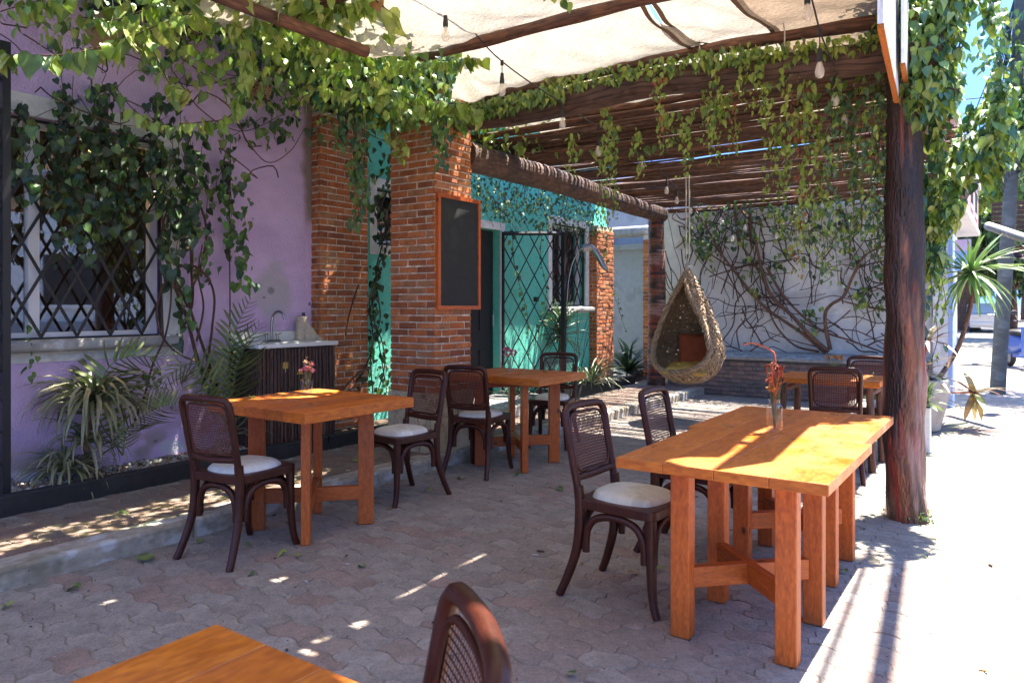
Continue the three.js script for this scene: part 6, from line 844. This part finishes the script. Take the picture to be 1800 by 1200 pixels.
// ---------------------------------------------------------------- fallen leaves
{
  const spots = [[[-3.82,0,-2.091],[-3.89,0,-2.477],[-4.341,0,-2.008],[-3.701,0,-1.71],[-3.741,0,-1.441],[-3.299,0,-2.601],[-3.213,0,-2.627],[-3.617,0,-2.591],[-3.911,0,-3.534],[-3.868,0,-3.637],[-3.597,0,-4.507],[-3.536,0,-4.078],[-3.336,0,-4.875],[-1.618,0,-3.381],[-1.498,0,-3.53],[-2.816,0,-4.677],[-2.786,0,-2.691],[-1.339,0,-2.345],[-3.178,0,-2.323],[-.712,0,-4.025],[-.933,0,-5.589]], [[-4.771,0.1,-2.603],[-4.453,0.1,-2.294],[-4.689,0.1,-2.677],[-4.429,0.1,-4.152],[-4.58,0.1,-4.524],[-4.354,0.1,-4.533],[-5.284,0.1,-2.584]]];
  const LEAF = [['large crumpled green leaf on the pavers below the near chair by the step', 'green leaf at the foot of the step behind the near left chair', 'small leaf on the pavers below the step, left of the crumpled large leaf', 'green leaf on the pavers at lower left, midway to the photo corner', 'narrow leaf at the far left edge of the pavers', 'upright green leaf in front of the left table leg', 'pinkish green leaf beside the upright one, in front of the left table', 'dark leaf in the shade under the left table chair', 'green leaf under the left table beside its right leg', 'darker leaf just right of the pair under the left table', 'green leaf in front of the pillar side chairs', 'small leaf before the foot of the second chair', 'tiny leaf on the paving right of the pillar side table', 'yellow leaf between the legs of the near twin table chair', 'yellow speck of leaf beside the near twin table leg', 'small leaf on the open paving in the middle of the terrace', 'small leaf on the paving in front of the left table, towards the middle', 'small green leaf on the shaded paving before the twin tables', 'small leaf right of the near left chair leg', 'leaf on the sunny paving beside the twin table end', 'leaf in the shade at the foot of the log post'], ['leaf on the walkway behind the near left chair, on the inner paving', 'leaf on the walkway nearest the planter kerb at the left', 'leaf on the walkway just left of the near chair seat', 'leaf on the walkway seen through the left table legs', 'leaf on the walkway right of the left table, by the second chair', 'leaf on the walkway close to the stone pillar base', 'leaf on the walkway edge at left, in the sun streak']];
  spots.forEach((list, up) => list.forEach((p, i) => { const dry = [13, 14, 7].includes(i) && !up; const g = pick(LV[dry ? 'ovateturn' : pick(['heartmid', 'heartbright', 'ovatemid'])]); single('fallen_leaf', g, M.leaf, LEAF[up][i], 'leaf', 'fallen leaves on the ground').applyMatrix4(lm([p[0], (up ? 0.1 : 0) + 0.016, p[2]], i === 0 && !up ? 0.1 : rr(0.035, 0.07), R() * 6, -1.57 + rr(-0.25, 0.25), rr(-0.3, 0.3))); }));
  const o = [[-5.656,0.14,-2.206]][0]; single('fallen_leaf', leafGeo('heart', { c: [0.35, 0.13, 0.03], curl: 0.4 }), M.leaf, 'large rust brown dead leaf on the gravel by the lattice gate', 'leaf').applyMatrix4(lm([o[0], 0.17, o[2]], 0.13, 0.6, -1.4, 0.2));
  const tl = [[-3.984,0.772,-2.87],[-3.566,0.772,-5.623]]; single('fallen_leaf', LV.ovateturn[1], M.leaf, 'single small leaf lying on the vanity side table top', 'leaf').applyMatrix4(lm([tl[0][0], 0.793, tl[0][2]], 0.06, 1.2, -1.5, 0.1)); single('fallen_leaf', LV.ovatemid[1], M.leaf, 'single small leaf lying on the pillar side table top', 'leaf').applyMatrix4(lm([-3.4, 0.793, -5.4], 0.06, 1.9, -1.5, 0.1));
}

// ---------------------------------------------------------------- street beyond
function tree(label, [x, z], h, cr, n, leafSize, tones, trunkR = 0.2, group) {
  const t = thing('street_tree', label, 'tree', [x, 0, z], 0, group), top = h - cr * 0.9; part('trunk', [tube([[0, 0, 0], [0.05, top * 0.5, 0.05], [0, top, 0]], [trunkR * 1.25, trunkR * 0.8], { seg: 10, rad: 9, bump: 0.15 }), ...[0, 1, 2, 3, 4].map((i) => tube([[0, top * 0.9, 0], [Math.cos(i * 1.3) * cr * 0.4, top + cr * 0.4, Math.sin(i * 1.3) * cr * 0.4], [Math.cos(i * 1.3) * cr * 0.75, top + cr * (0.6 + 0.1 * i), Math.sin(i * 1.3) * cr * 0.75]], [trunkR * 0.5, trunkR * 0.1], { seg: 8, rad: 6 }))], M.trunk, t);
  const bag = new Bag(), blobs = []; for (let i = 0; i < 16; i++) { const u = new THREE.Vector3(rr(-1, 1), rr(-0.8, 0.9), rr(-1, 1)); blobs.push([u.x * cr * 0.72, top + cr * (0.75 + u.y * 0.72), u.z * cr * 0.72, cr * rr(0.28, 0.5)]); }
  for (let i = 0; i < n; i++) { const b = pick(blobs), u = new THREE.Vector3(rr(-1, 1), rr(-1, 1), rr(-1, 1)).normalize().multiplyScalar(b[3] * Math.pow(R(), 0.4)); bag.add(pick(LV['ovate' + pick(tones)]), lm([b[0] + u.x, b[1] + u.y, b[2] + u.z], rr(leafSize * 0.7, leafSize * 1.3), R() * 6.3, rr(-1.4, 0.2), rr(-0.5, 0.5))); }
  stuff(part('crown', bag.geo(), M.leafFar, t)); return t;
}
tree('leafy tree right behind the utility pole, its branches wrapping the pole', [0.9, -14.8], 4.9, 1.55, 5200, 0.13, ['mid', 'bright', 'blue'], 0.12);
tree('dark stemmed street tree shading the far pavement down the road', [[-2.612,0,-48.946]][0].filter((_, i) => i !== 1), 6.5, 3.4, 5000, 0.34, ['deep', 'mid'], 0.75);
tree('tall street tree filling the gap above the pink upper storey', [-2.4, -37], 8.5, 3.2, 5000, 0.3, ['mid', 'bright']);
tree('broad tree on the far side of the road beyond the scooter', [2.6, -34], 6.8, 3.2, 5000, 0.3, ['deep', 'mid', 'blue']);
tree('low bushy tree behind the parked silver car', [-0.3, -52], 5.2, 3.0, 5000, 0.34, ['deep', 'mid'], 0.25);
tree('rounded dark tree behind the blue scooter across the road', [3.6, -42], 4.6, 2.8, 5000, 0.32, ['deep', 'mid'], 0.2);
tree('low spreading tree between utility pole and white tube, far behind', [1.6, -58], 5.6, 3.2, 5000, 0.36, ['deep', 'blue'], 0.25);
tree('hazy tree closing the far end of the street', [0.4, -78], 9, 5.5, 5000, 0.55, ['mid', 'deep']);
tree('second hazy tree closing the far end of the street beside the road', [8.5, -74], 10, 6, 4500, 0.55, ['mid', 'deep']);
{
  const h = thing('pink_house', 'pink upper storey of a neighbouring house overhanging the pavement', 'house'); const pk = mat({ map: mapped(tWhite, 2, 2), color: col(0.78, 0.4, 0.38), roughness: 0.9 }), wt = mat({ map: mapped(tWhite, 2, 2), color: col(0.8, 0.8, 0.82), roughness: 0.9 });
  part('lower_wall', bx(-4, -1.75, 0, 3.75, -30, -17), wt, h); part('upper_storey', bx(-3.2, -1.05, 3.75, 5.1, -28, -17), pk, h); part('cornice', bx(-3.2, -0.98, 5.1, 5.25, -28.1, -16.9), wt, h); part('slab_edge', bx(-3.2, -1.0, 3.62, 3.75, -28.05, -16.95), wt, h);
  for (let i = 0; i < 4; i++) { const w = part('window', bx(-1.06, -1.04, 4.15, 4.8, -19.6 - i * 2.5, -18.4 - i * 2.5), M.black, h); part('frame', [bx(-1.05, -1.03, 4.05, 4.15, -19.7 - i * 2.5, -18.3 - i * 2.5), bx(-1.05, -1.03, 4.8, 4.88, -19.7 - i * 2.5, -18.3 - i * 2.5)], wt, w); }
  part('door', bx(-1.76, -1.72, 0, 2.2, -21, -20), mat({ color: col(0.15, 0.2, 0.45), roughness: 0.6 }), h);
  const s = thing('blue_board', 'pale blue and lilac board standing out from the far house wall', 'sign'), P = [[-2.035,3.372,-25.324],[-1.151,2.434,-25.934]]; part('panel', [bx(P[0][0], P[1][0], P[1][1], P[0][1], P[1][2] - 0.05, P[1][2], 'x')], mat({ color: col(0.2, 0.4, 0.78), roughness: 0.6 }), s); part('band', bx(P[0][0], P[1][0], P[0][1] - 0.35, P[0][1], P[1][2], P[1][2] + 0.02, 'x'), mat({ color: col(0.5, 0.42, 0.66), roughness: 0.6 }), s); part('arm', bx(-1.75, P[0][0] + 0.1, P[0][1] - 0.5, P[0][1] - 0.42, P[1][2] - 0.06, P[1][2] - 0.01, 'x'), M.steel, s);
  const Q = [[-.521,3.903,-20.294],[0.434,3.205,-20.953]], e = thing('slatted_eave', 'dark brown slatted eave with pale rafter ends across the street', 'awning'); const y0 = Q[1][1], y1 = Q[0][1], x0 = Q[0][0], z = Q[0][2]; for (let i = 0; i < 6; i++) part('slat', bx(x0, x0 + 2.4, y0 + i * (y1 - y0) / 6, y0 + (i + 0.7) * (y1 - y0) / 6, z - 1.2, z - 1.14 + i * 0.03, 'x'), M.vanity, e); for (let i = 0; i < 5; i++) part('rafter', bx(x0 + 0.15 + i * 0.5, x0 + 0.27 + i * 0.5, y0 - 0.12, y0 + 0.02, z - 1.6, z - 0.95, 'z'), M.ply, e); for (const q of [x0 + 0.3, x0 + 2.3]) part('post', bx(q - 0.05, q + 0.05, 0, y0, z - 1.5, z - 1.4, 'y'), M.vanity, e);
  const T = [[-.319,2.409,-11.443],[0.121,2.133,-10.531]], tb = single('white_tube', rod(T[0], T[1], 0.055, 12), M.potGrey, 'thick white tube slanting across at the right edge before the utility pole', 'pipe');
  const pe = [[-.055,2.045,-11.625]][0], pp = thing('pipe_elbow', 'short round rusty mouthed pipe fixed to the utility pole', 'pipe', pe); part('pipe', place(new THREE.CylinderGeometry(0.085, 0.085, 0.34, 20, 1, true), [0.12, 0.02, -0.08], [Math.PI / 2, 0, 0.3]), mat({ color: col(0.5, 0.47, 0.45), roughness: 0.6, side: THREE.DoubleSide }), pp); part('liner', place(new THREE.CylinderGeometry(0.07, 0.07, 0.3, 18, 1, true), [0.12, 0.02, -0.08], [Math.PI / 2, 0, 0.3]), mat({ color: col(0.12, 0.04, 0.035), roughness: 0.7, side: THREE.DoubleSide }), pp);
}
{ // utility pole with its wires
  const b = [[-.262,0,-13.66]][0], top = [[0.051,6.691,-14.007]][0], u = thing('utility_pole', 'leaning grey utility pole carrying wires at the right edge', 'utility pole'); part('pole', tube([b, [(b[0] + top[0]) / 2 + 0.02, (b[1] + top[1]) / 2, (b[2] + top[2]) / 2], top], (t) => mix(0.108, 0.08, t), { seg: 20, rad: 16, bump: 0.05 }), M.utility, u);
  part('strap', new THREE.TorusGeometry(0.115, 0.008, 5, 18).rotateX(1.57).translate(mix(b[0], top[0], 0.62), mix(b[1], top[1], 0.62), mix(b[2], top[2], 0.62)), M.steel, u);
  const at = (t) => [mix(b[0], top[0], t), mix(b[1], top[1], t), mix(b[2], top[2], t)]; for (let i = 0; i < 7; i++) part('drop_cable', tube([at(0.98), [at(0.8)[0] - 0.12 - i * 0.02, at(0.8)[1], at(0.8)[2] + 0.05], [at(0.62)[0] - 0.22 - 0.05 * i, at(0.6)[1], at(0.62)[2] + 0.1], [at(0.5)[0] - 0.2 + 0.06 * i, at(0.5)[1] + 0.1, at(0.5)[2] + 0.12], at(0.45 + i * 0.01)], 0.008, { seg: 24, rad: 5 }), M.rubber, u);
  const wire = (label, P, r = 0.011) => single('overhead_wire', tube(P, r, { seg: 20, rad: 6 }), M.rubber, label, 'wire');
  const W = [[0.036,4.627,-13.753],[0.036,4.452,-13.753],[0.036,3.883,-13.753],[0.036,3.445,-13.753],[0.036,3.664,-13.753]], Wl = [[-2.935,6.988,-22.273],[-1.94,4.808,-18.1],[-2.642,4.681,-20.046],[-1.697,3.563,-15.838],[-2.935,4.585,-22.273]];
  ['topmost wire meeting the utility pole', 'second wire from the top at the utility pole', 'third wire, sagging slightly toward the pole', 'thick dark wire lowest but one at the pole', 'lowest thin wire running to the utility pole'].forEach((l, i) => wire(l, [W[i], [(W[i][0] + Wl[i][0]) / 2, (W[i][1] + Wl[i][1]) / 2 - 0.08, (W[i][2] + Wl[i][2]) / 2], Wl[i]], i === 3 ? 0.02 : 0.01));
  // bundles overhead whose shadows stripe the pavement
  const sh = (x, z, y) => [x + 0.165 * y, y, z - 0.36 * y]; const A = at(0.97);
  wire('thick overhead cable bundle whose broad shadow stripes the sunny pavers', [A, sh(-0.57, -5.04, 4.9), sh(-0.41, -2.94, 4.9), sh(0.0, 3, 5.1)], 0.042); wire('thin overhead cable whose narrow shadow stripes the sunny pavers', [A, sh(-0.68, -4.58, 4.6), sh(-0.59, -2.81, 4.6), sh(-0.3, 3, 4.8)], 0.017);
}
{ // scooter at the right edge
  const p = [[0.02,0,-19.044]][0], s = thing('scooter', 'blue motor scooter parked at the right edge of the pavement', 'scooter', [p[0] + 0.1, 0, p[2] - 0.4], 0.45), bl = mat({ color: col(0.06, 0.13, 0.42), roughness: 0.3, clearcoat: 0.8, clearcoatRoughness: 0.1 });
  for (const z of [0.62, -0.62]) { const w = part('wheel', new THREE.TorusGeometry(0.17, 0.055, 10, 24).rotateY(Math.PI / 2).translate(0, 0.225, z), M.rubber, s); part('rim', new THREE.CylinderGeometry(0.12, 0.12, 0.05, 18).rotateZ(Math.PI / 2).translate(0, 0.225, z), M.steel, w); }
  part('front_fender', place(new THREE.SphereGeometry(0.24, 18, 10, 0, 6.3, 0, 1.25), [0, 0.24, 0.62], [0.1, 0, 0], [0.5, 1, 1.1]), bl, s); part('leg_shield', grid(10, 12, (u, v) => { const a = u * 2 - 1; return [a * (0.22 - 0.05 * v), 0.3 + 0.62 * v, 0.42 - 0.12 * v - 0.1 * a * a]; }), bl, s);
  part('floor', rbox(0.36, 0.08, 0.5, 0.03, [0, 0.28, 0.1], [0, 0, 0], 'x', 2), bl, s); part('rear_body', place(new THREE.SphereGeometry(0.5, 20, 14), [0, 0.52, -0.45], [0, 0, 0], [0.42, 0.5, 0.92]), bl, s); part('saddle', place(new THREE.SphereGeometry(0.4, 18, 10), [0, 0.77, -0.35], [0, 0, 0], [0.36, 0.2, 0.9]), M.rubber, s);
  part('steering_head', place(new THREE.SphereGeometry(0.14, 16, 12), [0, 0.98, 0.32], [0, 0, 0], [0.9, 1, 1]), bl, s); part('headlight', place(new THREE.CylinderGeometry(0.07, 0.07, 0.05, 16), [0, 0.99, 0.45], [1.57, 0, 0]), M.porcelain, s); part('handlebar', rod([-0.34, 1.04, 0.26], [0.34, 1.04, 0.26], 0.018, 8), M.rubber, s); for (const q of [-1, 1]) { const mi = part('mirror', place(new THREE.SphereGeometry(0.075, 12, 8), [q * 0.34, 1.22, 0.28], [0, 0, 0], [1, 0.75, 0.3]), M.rubber, s); part('mirror_arm', rod([q * 0.24, 1.04, 0.26], [q * 0.33, 1.2, 0.28], 0.008), M.steel, mi); } part('fork', rod([0, 0.23, 0.62], [0, 0.95, 0.33], 0.035, 8), M.steel, s);
}
{ // parked car far down the street
  const p = [[-1.393,0,-46.404]][0], c = thing('parked_car', 'silver car parked far down the street beside the dark tree', 'car', [p[0], 0, p[2]], 0.1), body = mat({ color: col(0.5, 0.5, 0.5), roughness: 0.35, metalness: 0.4, clearcoat: 0.6 }), sh = new THREE.Shape([[-2.1, 0.32], [2.1, 0.32], [2.14, 0.62], [1.95, 0.86], [1.2, 0.95], [0.6, 1.42], [-1.1, 1.46], [-1.85, 1.0], [-2.12, 0.9]].map((q) => new THREE.Vector2(...q)));
  part('body', new THREE.ExtrudeGeometry(sh, { depth: 1.56, bevelEnabled: true, bevelSize: 0.05, bevelThickness: 0.06, bevelSegments: 2 }).translate(0, 0, -0.78).rotateY(Math.PI / 2), body, c); part('rear_window', place(new THREE.BoxGeometry(1.3, 0.48, 0.02), [0, 1.2, 1.56], [-0.98, 0, 0]), M.black, c); part('rear_window_frame', place(new THREE.BoxGeometry(1.4, 0.55, 0.01), [0, 1.19, 1.55], [-0.98, 0, 0]), M.rubber, c);
  for (const s of [-1, 1]) { part('side_window', place(new THREE.BoxGeometry(0.02, 0.36, 1.7), [s * 0.835, 1.16, 0.3]), M.black, c); part('tail_light', place(new THREE.BoxGeometry(0.28, 0.16, 0.05), [s * 0.6, 0.82, 2.14]), mat({ color: col(0.4, 0.02, 0.02), roughness: 0.3 }), c); for (const z of [-1.3, 1.3]) { const w = part('wheel', new THREE.TorusGeometry(0.24, 0.09, 8, 20).rotateY(Math.PI / 2).translate(s * 0.76, 0.33, z), M.rubber, c); part('rim', new THREE.CylinderGeometry(0.2, 0.2, 0.1, 16).rotateZ(Math.PI / 2).translate(s * 0.78, 0.33, z), M.steel, w); } } part('bumper', rbox(1.66, 0.22, 0.12, 0.04, [0, 0.46, 2.14], [0, 0, 0], 'x', 1), body, c);
}
{ // house over the road, seen as a reflection in the window panes and as sunlit wall
  const h = thing('white_house', 'white house over the road with an orange door, mirrored in the window panes', 'house'), wt = mat({ map: mapped(tWhite, 3, 3), color: col(0.85, 0.85, 0.86), roughness: 0.9 }); part('wall', bx(12.5, 18, 0, 5.2, -30, 8), wt, h); part('cornice', bx(12.3, 18, 5.2, 5.45, -30.2, 8.2), wt, h); part('plinth', bx(12.4, 12.5, 0, 0.9, -30, 8), mat({ color: col(0.25, 0.26, 0.28), roughness: 0.9 }), h);
  for (const [z, o] of [[-6.5, 1], [-16, 0], [-24, 1], [1.5, 0]]) part('door', bx(12.44, 12.5 + (o ? 0 : 0), 0, 2.6, z - 0.8, z + 0.8), mat({ color: o ? col(0.55, 0.14, 0.04) : col(0.1, 0.11, 0.13), roughness: 0.6 }), h); for (const z of [-11, -20, -2.5]) { const w = part('window', bx(12.45, 12.5, 1.4, 2.9, z - 1, z + 1), M.black, h); part('frame', [bx(12.42, 12.45, 1.3, 1.4, z - 1.1, z + 1.1), bx(12.42, 12.45, 2.9, 3.0, z - 1.1, z + 1.1)], M.alu, w); }
}
renderer.render(scene, camera);
